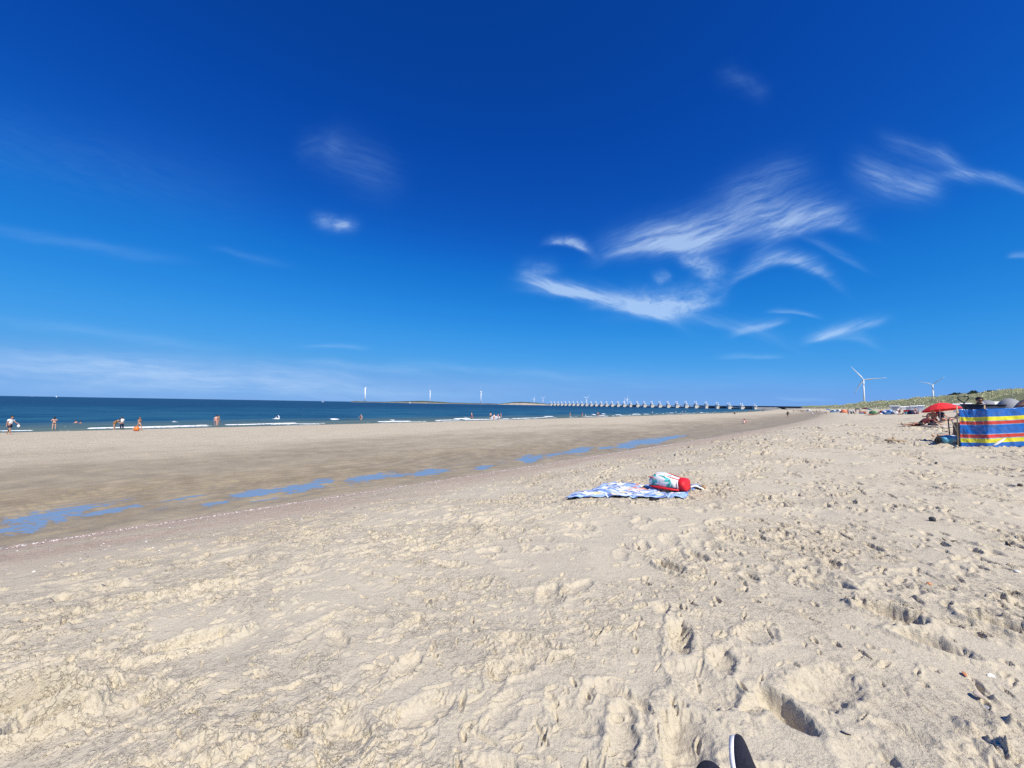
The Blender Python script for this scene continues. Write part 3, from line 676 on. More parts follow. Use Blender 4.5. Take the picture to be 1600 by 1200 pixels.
TUR = [  # label, hub px, py, depth, yaw deg, phase deg, blade, base z, tower radii
    ('tall white wind turbine standing behind the grassy dune, one blade pointing straight right', 1349, 593, 1140, -46, 4, 50, 6, (2.5, 1.6)),
    ('white wind turbine above the dune right of the tall one, over the red parasol', 1456.5, 601, 1360, -66, 40, 42, 6, (2.6, 1.6)),
    ('white wind turbine seen edge-on, standing alone at the left end of the low land', 570, 606.0, 2150, -69, 30, 44, 2, (3.2, 2.2)),
    ('white wind turbine on the low land, second from the left, one blade straight up', 671.5, 611, 2700, -58, 92, 42, 2, (3.0, 2.0)),
    ('white wind turbine on the low land, third from the left, behind the bather in red', 751, 612, 2750, -66, 88, 42, 2, (3.0, 2.0)),
    ('tiny pale wind turbine behind the headland, the left one of two close together', 834.8, 622.6, 5200, 30, 75, 42, 2, (3, 2)),
    ('tiny pale wind turbine where the headland meets the surge barrier', 848.6, 622.4, 5000, 20, 35, 42, 2, (3, 2)),
    ('small white wind turbine rising behind the far piers of the surge barrier', 916.6, 622.0, 3900, 18, 38, 44, 2, (3, 2)),
    ('small pale wind turbine behind the middle piers of the barrier, left of a close pair', 976.5, 624.0, 4400, 30, 140, 36, 2, (3, 2)),
    ('small white wind turbine behind the middle piers of the barrier, right of a close pair', 980.6, 622.6, 4200, 35, 102, 40, 2, (3, 2))]
for lab, px, py, dep, yw, ph, rb, bz, tr in TUR:
    turbine(lab, at(px, py, dep), R(yw), R(ph), rb, bz, tr)

# ------------------------------------------------------------------ dune grass and crest shrubs
BLADE = mat('marram_grass', (.62, .61, .38), .8, .25, .12); BLADE_D = mat('marram_grass_dark', (.46, .48, .27), .85, .3, .2)
def dune_grass():
    rg = np.random.default_rng(5); n = 12000
    u = 30 + (1300 - 30) * rg.random(n) ** 2.0; vp = -30.5 - 32 * rg.random(n) ** .9
    cu = np.interp(u, _uu, _cc); v = vp + cu
    x, y = (u - v) * K, (u + v) * K
    keep = (x / np.maximum(y, 1) < 1.60) & (y > 5); cl = perlin(u / 4.0, vp / 3.0, 201) + .6 * perlin(u / 14, vp / 8, 202)
    keep &= (cl > .1)
    x, y, cl = x[keep], y[keep], cl[keep]; n = len(x); z = base_h(x, y) - .05
    d = np.hypot(x, y)
    k = 8; N = n * k
    sc = np.repeat(np.clip(d / 170, .8, 3.0) ** .55, k)
    bx, by, bz = (np.repeat(a, k) for a in (x, y, z))
    an = rg.random(N) * 2 * math.pi; ln = rg.uniform(.30, .75, N) * sc; lean = rg.uniform(.15, .7, N)
    ox = rg.normal(0, .22, N) * sc; oy = rg.normal(0, .22, N) * sc
    w = .055 * sc * rg.uniform(.6, 1.3, N)
    ca, sa = np.cos(an), np.sin(an)
    P0 = np.stack([bx + ox, by + oy, bz], 1); side = np.stack([-sa * w, ca * w, np.zeros(N)], 1)
    T = P0 + np.stack([(ca * lean + .25) * ln, (sa * lean + .15) * ln, ln * (1 - .25 * lean)], 1)
    Mi = P0 + np.stack([ca * lean * ln * .3, sa * lean * ln * .3, ln * .6], 1)
    V = np.stack([P0 - side, P0 + side, Mi + side * .8, T, Mi - side * .8], 1).reshape(-1, 3).astype(np.float32)
    me = bpy.data.meshes.new('dune_grass')
    me.vertices.add(len(V)); me.vertices.foreach_set('co', V.ravel())
    me.loops.add(N * 5); me.loops.foreach_set('vertex_index', np.arange(N * 5, dtype=np.int32))
    me.polygons.add(N); me.polygons.foreach_set('loop_start', np.arange(0, N * 5, 5, dtype=np.int32)); me.polygons.foreach_set('loop_total', np.full(N, 5, np.int32))
    me.polygons.foreach_set('material_index', np.repeat((rg.random(n) < .22), k).astype(np.int32)); me.update(calc_edges=True)
    me.materials.append(BLADE); me.materials.append(BLADE_D)
    tag(link('dune_grass', me), kind='stuff')
dune_grass()
LEAF = mat('shrub_leaf', (.045, .060, .028), .8, .4, .6)
def shrub(label, px, py, depth, wdt, hgt, seed):
    c = at(px, py, depth); gz = ground_z(c.x, c.y) - .3
    root = thing('shrub', label, 'shrub', (c.x, c.y, gz), 0, 'shrubs on the dune crest')
    rg = random.Random(seed); b = MB()
    for k in range(1500):
        th_ = rg.random() * 6.283; r_ = math.sqrt(rg.random()); hh = rg.random() ** .8
        env = 1 - (hh ** 2) * .75
        p = Vector((math.cos(th_) * r_ * wdt / 2 * env, math.sin(th_) * r_ * wdt / 3 * env, .25 * hgt + hh * hgt * (.75 + .35 * math.sin(th_ * 3 + seed) * r_)))
        s = rg.uniform(.12, .26); q = Matrix.Rotation(rg.random() * 6.28, 3, Vector((rg.random() - .5, rg.random() - .5, rg.random() + .1)).normalized())
        b.add([p + q @ Vector(v) * s for v in ((-1, 0, 0), (0, -.55, .1), (1, 0, 0), (0, .55, .1))], [(0, 1, 2, 3)])
    b.build('crown', LEAF, root)
    t = MB()
    for k in range(7):
        a = k * .9; t.tube([(0, 0, 0), (math.cos(a) * wdt * .15, math.sin(a) * wdt * .1, hgt * .4), (math.cos(a) * wdt * .3, math.sin(a) * wdt * .2, hgt * .75)], [.09, .06, .025], 6)
    t.build('stem', mat('bark', (.10, .075, .05), .9), root)
for i, (lab, px, py, dep, wd, hg) in enumerate([
        ('dark shrub low on the dune crest above the right part of the red parasol', 1494, 616, 225, 9, 1.6),
        ('dark green shrub on the dune crest above the cart handle', 1521, 613, 205, 6, 2.0),
        ('long dark shrub on the dune crest above the windbreak, rightmost of the shrubs', 1549, 613, 195, 8, 1.3),
        ('dark shrub beside the foot of the tall wind turbine on the dune', 1358, 630, 540, 14, 2.6),
        ('small dark shrub on the dune crest between the two big turbines', 1419, 627, 370, 8, 2.0)]):
    shrub(lab, px, py, dep, wd, hg, i + 3)

# ------------------------------------------------------------------ white beach huts at the foot of the dune
HUTW = mat('hut_white', (.80, .80, .78), .6, .05, 1.5); HUTB = mat('hut_blue_white', (.62, .72, .76), .6, .05, 1.5); ROOFG = mat('hut_roof', (.55, .55, .55), .7, .1, 2)
SHUT = mat('hut_shutter', (.30, .32, .36), .6, .1, 2)
def hut(label, px, py, depth, w, h, wm=HUTW, shutter=False):
    c = at(px, py, depth); z = ground_z(c.x, c.y) - .1
    root = thing('beach_hut', label, 'beach hut', (c.x, c.y, z), -math.atan2(c.x, c.y), 'white beach huts under the dune')
    b = MB(); b.box((0, 0, h / 2), (w, 2.0, h)); b.build('wall', wm, root)
    r = MB(); r.add([(-w / 2 - .1, -1.15, h), (w / 2 + .1, -1.15, h), (w / 2 + .1, 1.15, h), (-w / 2 - .1, 1.15, h), (-w / 2 - .1, -1.15, h + .1), (w / 2 + .1, -1.15, h + .1), (w / 2 + .1, 0, h + .32), (-w / 2 - .1, 0, h + .32), (w / 2 + .1, 1.15, h + .1), (-w / 2 - .1, 1.15, h + .1)],
                    [(3, 2, 1, 0), (0, 1, 5, 4), (4, 5, 6, 7), (7, 6, 8, 9), (2, 3, 9, 8), (1, 2, 8, 6, 5), (3, 0, 4, 7, 9)]); r.build('roof', HUTW if not shutter else ROOFG, root)
    d = MB(); d.box((0, -1.02, h * .45), (w * .62, .05, h * .8)); d.build('door', SHUT if shutter else mat('hut_door', (.70, .72, .74), .6, .06, 2), root)
for a in [('white beach hut with a grey shutter at the left end of the hut row', 1398.5, 638, 150, 2.9, 2.35, HUTW, True),
          ('white beach hut just right of the shuttered one, behind sunbathers', 1410.5, 639, 150, 1.7, 1.9), ('white beach hut partly hidden by the red windbreak', 1418, 639, 152, 1.8, 1.9),
          ('white beach hut between the red windbreak and the bluish hut', 1430, 639, 150, 2.6, 2.0), ('pale bluish beach hut left of the red parasol', 1439, 640, 146, 1.9, 2.1, HUTB),
          ('white beach hut showing just behind the cart handle', 1497, 642, 104, 1.7, 2.0), ('white beach hut between the cart handle and the sunglasses wearer', 1510, 642, 100, 1.8, 2.1),
          ('white beach hut right of the sunglasses wearer, left of the grey tents', 1546, 643, 90, 1.8, 2.0), ('white beach hut behind the grey dome tent, above the windbreak', 1571, 644, 84, 2.3, 2.0),
          ('white beach hut at the right edge beyond the stooping person', 1602, 645, 78, 2.3, 2.0)]:
    hut(*a)

# ------------------------------------------------------------------ people
def skin_mesh(name, nodes, edges, root, mats, sub=1):
    """one continuous surface grown round a skeleton; nodes = {name: (position, radius)}"""
    keys = list(nodes); ix = {k: i for i, k in enumerate(keys)}
    me = bpy.data.meshes.new('skeleton'); me.from_pydata([tuple(nodes[k][0]) for k in keys], [(ix[a], ix[b]) for a, b in edges], []); me.update()
    o = bpy.data.objects.new('skeleton', me); COL.objects.link(o)
    md = o.modifiers.new('skin', 'SKIN'); md.branch_smoothing = .6; md.use_smooth_shade = True
    if not me.skin_vertices: return None
    for k in keys:
        sv = me.skin_vertices[0].data[ix[k]]; sv.radius = (nodes[k][1], nodes[k][1]); sv.use_root = (k == root)
    s2 = o.modifiers.new('sub', 'SUBSURF'); s2.levels = sub; s2.render_levels = sub
    dg = bpy.context.evaluated_depsgraph_get(); dg.update()
    out = bpy.data.meshes.new_from_object(o.evaluated_get(dg)); out.name = name
    bpy.data.objects.remove(o); bpy.data.meshes.remove(me)
    out.materials.clear()
    for m_ in (mats if isinstance(mats, (list, tuple)) else [mats]): out.materials.append(m_)
    return out
def dirv(p, ab=0.0): return Vector((math.sin(R(ab)), math.sin(R(p)) * math.cos(R(ab)), -math.cos(R(p)) * math.cos(R(ab))))
def joints(pel=(0, 0, .92), tilt=0, legs=((0, 0), (0, 0)), arms=((4, 9, 10), (4, 9, 10)), nod=0, spread=3, w=1.0):
    """legs: (hip pitch, knee bend); arms: (shoulder pitch, out, elbow bend); angles in degrees"""
    J = {}; t = R(tilt); up = Vector((0, math.sin(t), math.cos(t))); p = Vector(pel)
    J['pelvis'] = (p, .125 * w); J['waist'] = (p + up * .15, .108 * w); J['chest'] = (p + up * .34, .128 * w); ch = p + up * .34
    up2 = Vector((0, math.sin(t + R(nod) * .4), math.cos(t + R(nod) * .4))); up3 = Vector((0, math.sin(t + R(nod)), math.cos(t + R(nod))))
    nk = ch + up2 * .145; J['neck'] = (nk, .056); J['jaw'] = (nk + up3 * .075 + Vector((0, .012, 0)), .064); J['head'] = (nk + up3 * .165, .088); J['crown'] = (nk + up3 * .235, .062)
    for s, sg, L, A in (('L', -1, legs[0], arms[0]), ('R', 1, legs[1], arms[1])):
        hp = p + Vector((sg * .085 * w, 0, -.05)); J['hip' + s] = (hp, .088 * w)
        a = dirv(L[0], sg * spread); kn = hp + a * .41; J['thigh' + s] = (hp + a * .16, .080 * w); J['knee' + s] = (kn, .053)
        b = dirv(L[0] - L[1], sg * spread * .5); an = kn + b * .41; J['calf' + s] = (kn + b * .13, .052 * w); J['ankle' + s] = (an, .036)
        f = dirv(L[0] - L[1] + 82, sg * 6); J['toe' + s] = (an + f * .15 + b * .04, .032)
        sh = ch + up * .085 + Vector((sg * .165 * w, 0, 0)); J['shoulder' + s] = (sh, .055 * w)
        c = dirv(A[0], sg * A[1]); el = sh + c * .28; J['elbow' + s] = (el, .040)
        e = dirv(A[0] + A[2], sg * A[1] * .6); wr = el + e * .24; J['wrist' + s] = (wr, .027); J['hand' + s] = (wr + e * .075, .033)
    J['up3'] = up3
    return J
BODY_E = [('pelvis', 'waist'), ('waist', 'chest'), ('chest', 'neck'), ('neck', 'jaw'), ('jaw', 'head'), ('head', 'crown')]
for s in 'LR':
    BODY_E += [('pelvis', 'hip' + s), ('hip' + s, 'thigh' + s), ('thigh' + s, 'knee' + s), ('knee' + s, 'calf' + s), ('calf' + s, 'ankle' + s), ('ankle' + s, 'toe' + s),
               ('chest', 'shoulder' + s), ('shoulder' + s, 'elbow' + s), ('elbow' + s, 'wrist' + s), ('wrist' + s, 'hand' + s)]
def lerp(a, b, t): return a + (b - a) * t
def garment(J, kind):
    P = lambda k: J[k][0]; r = lambda k: J[k][1]; g = 1.12 if kind in ('trousers', 'wrap', 'long_top', 'tee') else 1.20; o = .014; N, E = {}, []
    def n(k, p, rad): N[k] = (p, rad * g + o)
    if kind in ('shorts', 'trousers', 'bikini_bottom', 'skirt'):
        n('w', lerp(P('pelvis'), P('waist'), .35 if kind != 'bikini_bottom' else .15), r('waist')); n('p', P('pelvis'), r('pelvis')); E = [('w', 'p')]
        if kind == 'skirt':
            m_ = (P('kneeL') + P('kneeR')) / 2; n('k', lerp(P('pelvis'), m_, .8), .17); return N, E + [('p', 'k')], 'p'
        for s in 'LR':
            n('h' + s, P('hip' + s), r('hip' + s)); E.append(('p', 'h' + s))
            if kind == 'bikini_bottom':
                n('t' + s, lerp(P('hip' + s), P('thigh' + s), .35), r('hip' + s)); E.append(('h' + s, 't' + s)); continue
            n('t' + s, P('thigh' + s), r('thigh' + s)); E.append(('h' + s, 't' + s))
            if kind == 'trousers':
                n('k' + s, P('knee' + s), r('knee' + s) + .015); n('a' + s, lerp(P('knee' + s), P('ankle' + s), .92), .05); E += [('t' + s, 'k' + s), ('k' + s, 'a' + s)]
            else:
                n('k' + s, lerp(P('thigh' + s), P('knee' + s), .55), .07); E.append(('t' + s, 'k' + s))
        return N, E, 'p'
    if kind in ('tee', 'long_top'):
        n('p', lerp(P('waist'), P('pelvis'), 1.05), r('pelvis') + .012); n('w', P('waist'), r('waist') + .01); n('c', P('chest'), r('chest')); n('n', lerp(P('chest'), P('neck'), .72), .06); E = [('p', 'w'), ('w', 'c'), ('c', 'n')]
        for s in 'LR':
            n('s' + s, P('shoulder' + s), r('shoulder' + s)); n('e' + s, lerp(P('shoulder' + s), P('elbow' + s), .6 if kind == 'tee' else 1.0), .048); E += [('c', 's' + s), ('s' + s, 'e' + s)]
            if kind == 'long_top': n('f' + s, lerp(P('elbow' + s), P('wrist' + s), .85), .036); E.append(('e' + s, 'f' + s))
        return N, E, 'c'
    if kind == 'swimsuit':
        n('p', P('pelvis'), r('pelvis')); n('w', P('waist'), r('waist')); n('c', P('chest'), r('chest')); n('n', lerp(P('chest'), P('neck'), .3), .09)
        for s in 'LR': n('h' + s, P('hip' + s), r('hip' + s)); E.append(('p', 'h' + s))
        return N, E + [('p', 'w'), ('w', 'c'), ('c', 'n')], 'p'
    if kind == 'bikini_top':
        n('a', lerp(P('chest'), P('waist'), .42), r('chest') + .012); n('b', lerp(P('chest'), P('neck'), .22), r('chest') + .012); return N, [('a', 'b')], 'a'
    if kind == 'wrap':
        m_ = (P('kneeL') + P('kneeR')) / 2; n('n', lerp(P('chest'), P('neck'), .75), .10); n('c', P('chest'), .17); n('w', P('waist'), .17); n('p', P('pelvis'), .18); n('k', lerp(P('pelvis'), m_, .55), .15)
        for s in 'LR': n('s' + s, P('shoulder' + s), .07); n('e' + s, P('elbow' + s), .06)
        return N, [('n', 'c'), ('c', 'w'), ('w', 'p'), ('p', 'k'), ('c', 'sL'), ('sL', 'eL'), ('c', 'sR'), ('sR', 'eR')], 'c'
SKINS = {'fair': mat('skin_fair', (.56, .33, .235), .55, .06, 8), 'tan': mat('skin_tan', (.40, .215, .135), .55, .06, 8), 'pink': mat('skin_pink', (.60, .32, .25), .55, .06, 8), 'brown': mat('skin_brown', (.17, .085, .05), .5, .06, 8)}
HAIRS = {'dark': mat('hair_dark', (.018, .013, .010), .6, .3, 40), 'brown': mat('hair_brown', (.075, .04, .02), .6, .3, 40), 'blond': mat('hair_blond', (.42, .30, .14), .6, .25, 40), 'grey': mat('hair_grey', (.35, .33, .31), .6, .2, 40), 'white_hat': mat('hat_white', (.75, .74, .70), .8, .05, 20)}
COLS = {'parasol_red': (.78, .03, .035), 'white': (.78, .78, .78), 'black': (.016, .016, .019), 'navy': (.015, .022, .06), 'red': (.45, .025, .03), 'orange': (.72, .18, .04), 'brown': (.30, .155, .065), 'pink': (.65, .30, .30), 'blue': (.05, .15, .42),
        'maroon': (.11, .018, .025), 'grey': (.25, .26, .28), 'turquoise': (.10, .45, .48), 'green': (.09, .22, .09), 'lightblue': (.35, .55, .72), 'yellow': (.70, .55, .06), 'purple': (.22, .12, .32), 'darkred': (.18, .015, .02), 'teal': (.03, .14, .17), 'cream': (.66, .58, .42), 'coral': (.75, .28, .20)}
def cloth(c): return mat('cloth_' + c, COLS[c], .85, .10, 12, .15)
_cache = {}
def person(label, loc, rz, pose, clothes, skin='fair', hair='dark', height=1.7, group=None, long_hair=False, extra=None, w=1.08):
    J = joints(w=w, **pose); key = repr((pose, w))
    def get(name, nodes, edges, root, m_):
        k = (key, name, m_.name)
        if k not in _cache: _cache[k] = skin_mesh(name, nodes, edges, root, m_)
        return _cache[k]
    bk = (key, 'body', skin)
    if bk not in _cache:
        nodes = {k: v for k, v in J.items() if k != 'up3'}
        base = skin_mesh('body', nodes, BODY_E, 'pelvis', SKINS[skin])
        b = MB(); b.v = [tuple(v.co) for v in base.vertices]; b.f = [tuple(p.vertices) for p in base.polygons]; b.mi = [0] * len(b.f)
        for s, sg in (('L', -1), ('R', 1)):                       # five fingers, unequal and slightly curled
            h = J['hand' + s][0]; d = (h - J['wrist' + s][0]).normalized(); sd = Vector((0, 1, 0)) if abs(d.y) < .7 else Vector((0, 0, 1))
            sd = (sd - d * sd.dot(d)).normalized(); cr_ = d.cross(sd) * -sg
            for q, ln in ((-1.5, .055), (-.5, .07), (.5, .075), (1.5, .068)):
                p0 = h + sd * q * .016; b.tube([p0, p0 + d * ln * .5, p0 + d * ln * .85 + cr_ * ln * .2, p0 + d * ln + cr_ * ln * .4], [.0095, .009, .008, .006], 6)
            p0 = h - d * .03 + sd * .026; b.tube([p0, p0 + sd * .025 + d * .02, p0 + sd * .03 + d * .05], [.011, .010, .007], 6)
        up3 = J['up3']; fw = Vector((0, up3.z, -up3.y)); hd = J['head'][0]
        b.ell(hd - up3 * .02 + fw * .083, (.014, .02, .022), 6, 5)                                     # nose
        for sg in (-1, 1):
            b.ell(hd + Vector((sg * .083, 0, 0)) - up3 * .01, (.012, .02, .03), 6, 5)     # ears
            b.ell(hd + Vector((sg * .032, 0, 0)) + up3 * .012 + fw * .082, (.013, .008, .008), 6, 5, mi=1)          # eyes
        b.ell(hd - up3 * .062 + fw * .074, (.026, .008, .007), 6, 5, mi=2)                              # mouth
        _cache[bk] = b.mesh('body', [SKINS[skin], HAIRS['dark'], mat('lips', (.36, .12, .11), .5)], True); bpy.data.meshes.remove(base)
    o = link('person', _cache[bk], None, loc, rz); sc = height / 1.70; o.scale = (sc, sc, sc)
    tag(o, label, 'person', group)
    up3 = J['up3']; fw = Vector((0, up3.z, -up3.y)); hd = J['head'][0]
    hm = HAIRS[hair]; hb = MB()
    rot = Matrix((Vector((1, 0, 0)), fw, up3)).transposed()
    hb.ell(hd + up3 * .022 - fw * .018, (.098, .104, .098), 14, 10, rot=rot, fn=lambda p: Vector((p.x, p.y if p.y < .03 or p.z > .055 else .03 + (p.y - .03) * .1, p.z if p.z > -.04 or p.y < 0 else -.04)))
    if long_hair: hb.ell(hd - up3 * .10 - fw * .075, (.085, .045, .15), 10, 8, rot=rot)
    if hair == 'white_hat': hb.tube([hd + up3 * .03, hd + up3 * .04], [.17, .16], 16)
    hb.build('hat' if hair == 'white_hat' else 'hair', hm, o, True)
    for kind, c in clothes:
        N, E, rt = garment(J, kind); k = (key, kind, c)
        if k not in _cache: _cache[k] = skin_mesh(kind, N, E, rt, cloth(c))
        link(kind, _cache[k], o)
    if extra: extra(o, J)
    return o
STAND = dict(); WALK = dict(legs=((22, 8), (-18, 14)), arms=((-18, 8, 12), (20, 8, 18)), tilt=4)
WALK2 = dict(legs=((-14, 20), (16, 6)), arms=((24, 10, 30), (-14, 8, 12)), tilt=5, nod=18)
STOOP = dict(tilt=42, pel=(0, -.12, .89), legs=((8, 12), (2, 8)), arms=((40, 6, 20), (34, 8, 24)), nod=20)
BEND = dict(tilt=68, pel=(0, -.16, .86), legs=((10, 14), (4, 10)), arms=((62, 8, 14), (70, 8, 10)), nod=10)
HANDS = dict(arms=((20, 8, 95), (16, 8, 100)), nod=12)
SIT = dict(pel=(0, 0, .13), tilt=-14, legs=((98, 78), (108, 92)), arms=((-28, 14, 10), (30, 16, 40)), nod=14)
SIT2 = dict(pel=(0, 0, .13), tilt=12, legs=((112, 108), (104, 92)), arms=((48, 10, 30), (40, 12, 50)), nod=18)
SITX = dict(pel=(0, 0, .13), tilt=-28, legs=((92, 10), (96, 24)), arms=((-40, 12, 0), (-44, 14, 4)), nod=24)
LIE = dict(pel=(0, 0, .12), tilt=-84, legs=((108, 70), (96, 20)), arms=((-90, 14, 0), (-96, 20, 10)), nod=20)
PROP = dict(pel=(0, 0, .12), tilt=-52, legs=((104, 66), (93, 12)), arms=((-62, 12, 10), (-58, 16, 20)), nod=40)
CHAIR = dict(pel=(0, 0, .42), tilt=-14, legs=((84, 76), (80, 70)), arms=((16, 14, 40), (20, 14, 50)), nod=12)
CROUCH = dict(pel=(0, -.1, .26), tilt=38, legs=((105, 125), (112, 130)), arms=((60, 10, 20), (52, 14, 30)), nod=14)
def shore(label, px, py, hpx, rz, pose, clothes, deep=0.0, **kw):
    """stand a person where the photo shows the feet (or, wading, the waterline)"""
    g_ = ground(px, py, 0); dist = g_.y; z = g_.z - deep
    hh = kw.pop('height', None) or float(np.clip(hpx * dist / 600, 1.15, 1.82))
    if g_.length < 60 and deep == 0 and g_.z > .05: z = surf_z(g_.x, g_.y) - .015
    return person(label, (g_.x, g_.y, z), R(rz), pose, clothes, height=hh, **kw)
def bag_in_hand(o, J):
    b = MB(); h = J['handL'][0]; b.ell(h + Vector((0, -.02, -.16)), (.05, .11, .13)); b.tube([h, h + Vector((0, -.05, -.05))], .008, 6)
    ob = b.build('towel', cloth('white'), o, True)
G = 'people along the water'
shore('person in white shirt and dark shorts walking at the far left water edge', 14.5, 679, 30, -80, WALK2, [('tee', 'white'), ('shorts', 'navy')], skin='tan', group=G, extra=bag_in_hand)
shore('person in black swim bottoms standing ankle-deep, seen from behind, hands raised to chest', 84, 671.5, 21, 52, HANDS, [('bikini_bottom', 'black'), ('bikini_top', 'pink')], deep=.05, group=G, long_hair=True, w=1.1)
shore('left one of two swimmers sitting in the surf behind the first wave', 120.5, 662, 30, 100, SIT2, [('swimsuit', 'darkred')], deep=.35, height=1.7, group=G)
shore('right one of two swimmers sitting in the surf, lower in the water', 127, 662, 30, 80, SIT2, [('swimsuit', 'blue')], deep=.45, height=1.65, skin='tan', group=G)
shore('person wrapped in a brown towel stooping beside a person in white', 180, 671.5, 20, -60, STOOP, [('wrap', 'brown')], group=G, w=1.05)
shore('person in white top and dark trousers facing the brown towel wearer', 190, 671, 20, 70, HANDS, [('long_top', 'white'), ('trousers', 'navy')], group=G)
shore('person in white bottoms and dark top striding past an orange ball', 217, 672.5, 21, -100, WALK, [('bikini_bottom', 'white'), ('bikini_top', 'brown')], skin='tan', hair='brown', group=G, long_hair=True)
shore('person in pink swimwear wading out with back turned, nearer of a close pair', 337, 666.5, 18, 38, WALK, [('bikini_bottom', 'pink')], skin='pink', group=G, w=1.12)
shore('person in dark swimwear half hidden behind the pink bather', 340.5, 664, 16, -10, STAND, [('swimsuit', 'navy')], skin='tan', group=G)
shore('swimmer far out with only a dark-haired head above the water', 369.5, 656.5, 8, 20, STAND, [('swimsuit', 'black')], deep=1.43, height=1.7, group=G)
shore('swimmer with a small dark head close to the breaking wave', 543, 656.5, 8, 20, STAND, [('swimsuit', 'black')], deep=1.45, height=1.7, group=G)
shore('blond person in black swimsuit standing knee-deep in the wave, arms out', 564, 656, 14, 160, dict(arms=((4, 40, 30), (4, 40, 30))), [('swimsuit', 'black')], deep=.55, height=1.7, hair='blond', group=G)
shore('person in red swim shorts wading left through the shallows, walking alone', 737, 655.5, 12, 75, WALK, [('shorts', 'red')], group=G, hair='brown')
shore('bare-chested person in black shorts, leftmost of the four bathers together', 766.5, 655, 11, 30, STAND, [('shorts', 'black')], group=G, w=1.1)
shore('person in orange and white swimwear in front of the four bathers together', 772, 657.5, 11, 10, WALK, [('swimsuit', 'white'), ('shorts', 'orange')], skin='pink', hair='brown', group=G)
shore('person in black bikini, third of the four bathers together', 778.5, 656.5, 11, 60, HANDS, [('bikini_bottom', 'black'), ('bikini_top', 'black')], skin='pink', group=G)
shore('person in coral swimwear, rightmost of the four bathers together', 782.5, 655, 10, -60, STAND, [('swimsuit', 'coral')], group=G, hair='blond')
shore('person in black swimwear wading alone, left of the paddling parent', 891, 651.5, 8, 20, STAND, [('swimsuit', 'black')], group=G, height=1.6)
shore('parent in black swimwear beside a small pale child at the edge', 909.5, 652.5, 9, -40, STAND, [('swimsuit', 'black')], group=G, height=1.68, hair='brown')
shore('small child in white standing beside the parent in black', 915, 652.5, 4, 60, STAND, [('tee', 'white'), ('shorts', 'white')], group=G, height=.95, hair='blond')
shore('fair person stooping towards the water, left of a stooping pair', 933.5, 652, 8, -50, STOOP, [('shorts', 'black')], group=G, height=1.7)
shore('person in black bending to the water, right of a stooping pair', 937, 651, 8, 60, STOOP, [('long_top', 'black'), ('shorts', 'black')], group=G, height=1.7)
shore('person in white swim shirt standing far out among the small waves', 1019.5, 646, 5, 0, STAND, [('tee', 'white')], deep=.6, height=1.7, group=G)
shore('person in white standing in the surf left of the white-clad pair', 1056, 645.5, 5, 0, HANDS, [('tee', 'white'), ('shorts', 'white')], deep=.5, height=1.7, group=G)
shore('person in black shorts in the surf, left of a white-clad pair', 1066, 645.5, 5, 30, STAND, [('shorts', 'black'), ('tee', 'white')], deep=.3, height=1.6, group=G)
shore('person in a cream shirt in the surf, right of a white-clad pair', 1071, 645, 5, -30, STAND, [('tee', 'cream')], deep=.3, height=1.7, group=G)
shore('person standing bare-backed in the far surf beyond the white-clad pair', 1090, 644.8, 5, -30, STAND, [('shorts', 'blue')], deep=.3, height=1.7, group=G)
shore('person in black crouching on the far sandbar by the water', 1148.5, 647.5, 5, 60, CROUCH, [('long_top', 'black'), ('trousers', 'black')], height=1.75, group=G)
shore('tiny person in red standing on the far beach in front of the embankment', 1171.5, 644.2, 4, 0, STAND, [('tee', 'red')], group=G, height=1.7)
shore('tiny person in dark clothes on the far beach right of the red one', 1192, 644.0, 4, 0, STAND, [('tee', 'black'), ('shorts', 'navy')], group=G, height=1.7)
shore('dark-haired child digging in wet sand, left of a pair', 1162, 661.8, 7, -60, CROUCH, [('shorts', 'white')], height=1.35, skin='pink', group=G)
shore('dark-haired child bending over wet sand, right of a pair', 1166, 661.8, 7, 70, CROUCH, [('shorts', 'pink')], height=1.35, skin='tan', group=G)
shore('person in black clothes walking alone on the wet sand towards the dunes', 1231, 653, 11, -70, WALK, [('long_top', 'black'), ('shorts', 'black')], group=G, skin='tan')
shore('tiny person in dark red on the far wet beach, left of three', 1240, 644.4, 3, 0, STAND, [('swimsuit', 'darkred')], group=G, height=1.7)
shore('tiny person in brown on the far wet beach, middle of three', 1251.5, 644.6, 3, 0, STAND, [('tee', 'brown'), ('shorts', 'black')], group=G, height=1.7)
shore('tiny person in black sitting on the far wet beach, right of three', 1254.5, 644.0, 3, 0, SIT2, [('long_top', 'black'), ('trousers', 'black')], group=G, height=1.7)
shore('person in white crouching by the far channel', 1270, 647.4, 3, 0, CROUCH, [('tee', 'white'), ('shorts', 'white')], group=G, height=1.8, hair='white_hat')
shore('person in grey shorts stooping by the far channel', 1278, 647.3, 3, 40, STOOP, [('shorts', 'grey')], group=G, height=1.6)
shore('child in dark swimwear bending at the right end of the far channel', 1291, 648.3, 3, 40, STOOP, [('swimsuit', 'black')], group=G, height=1.3)

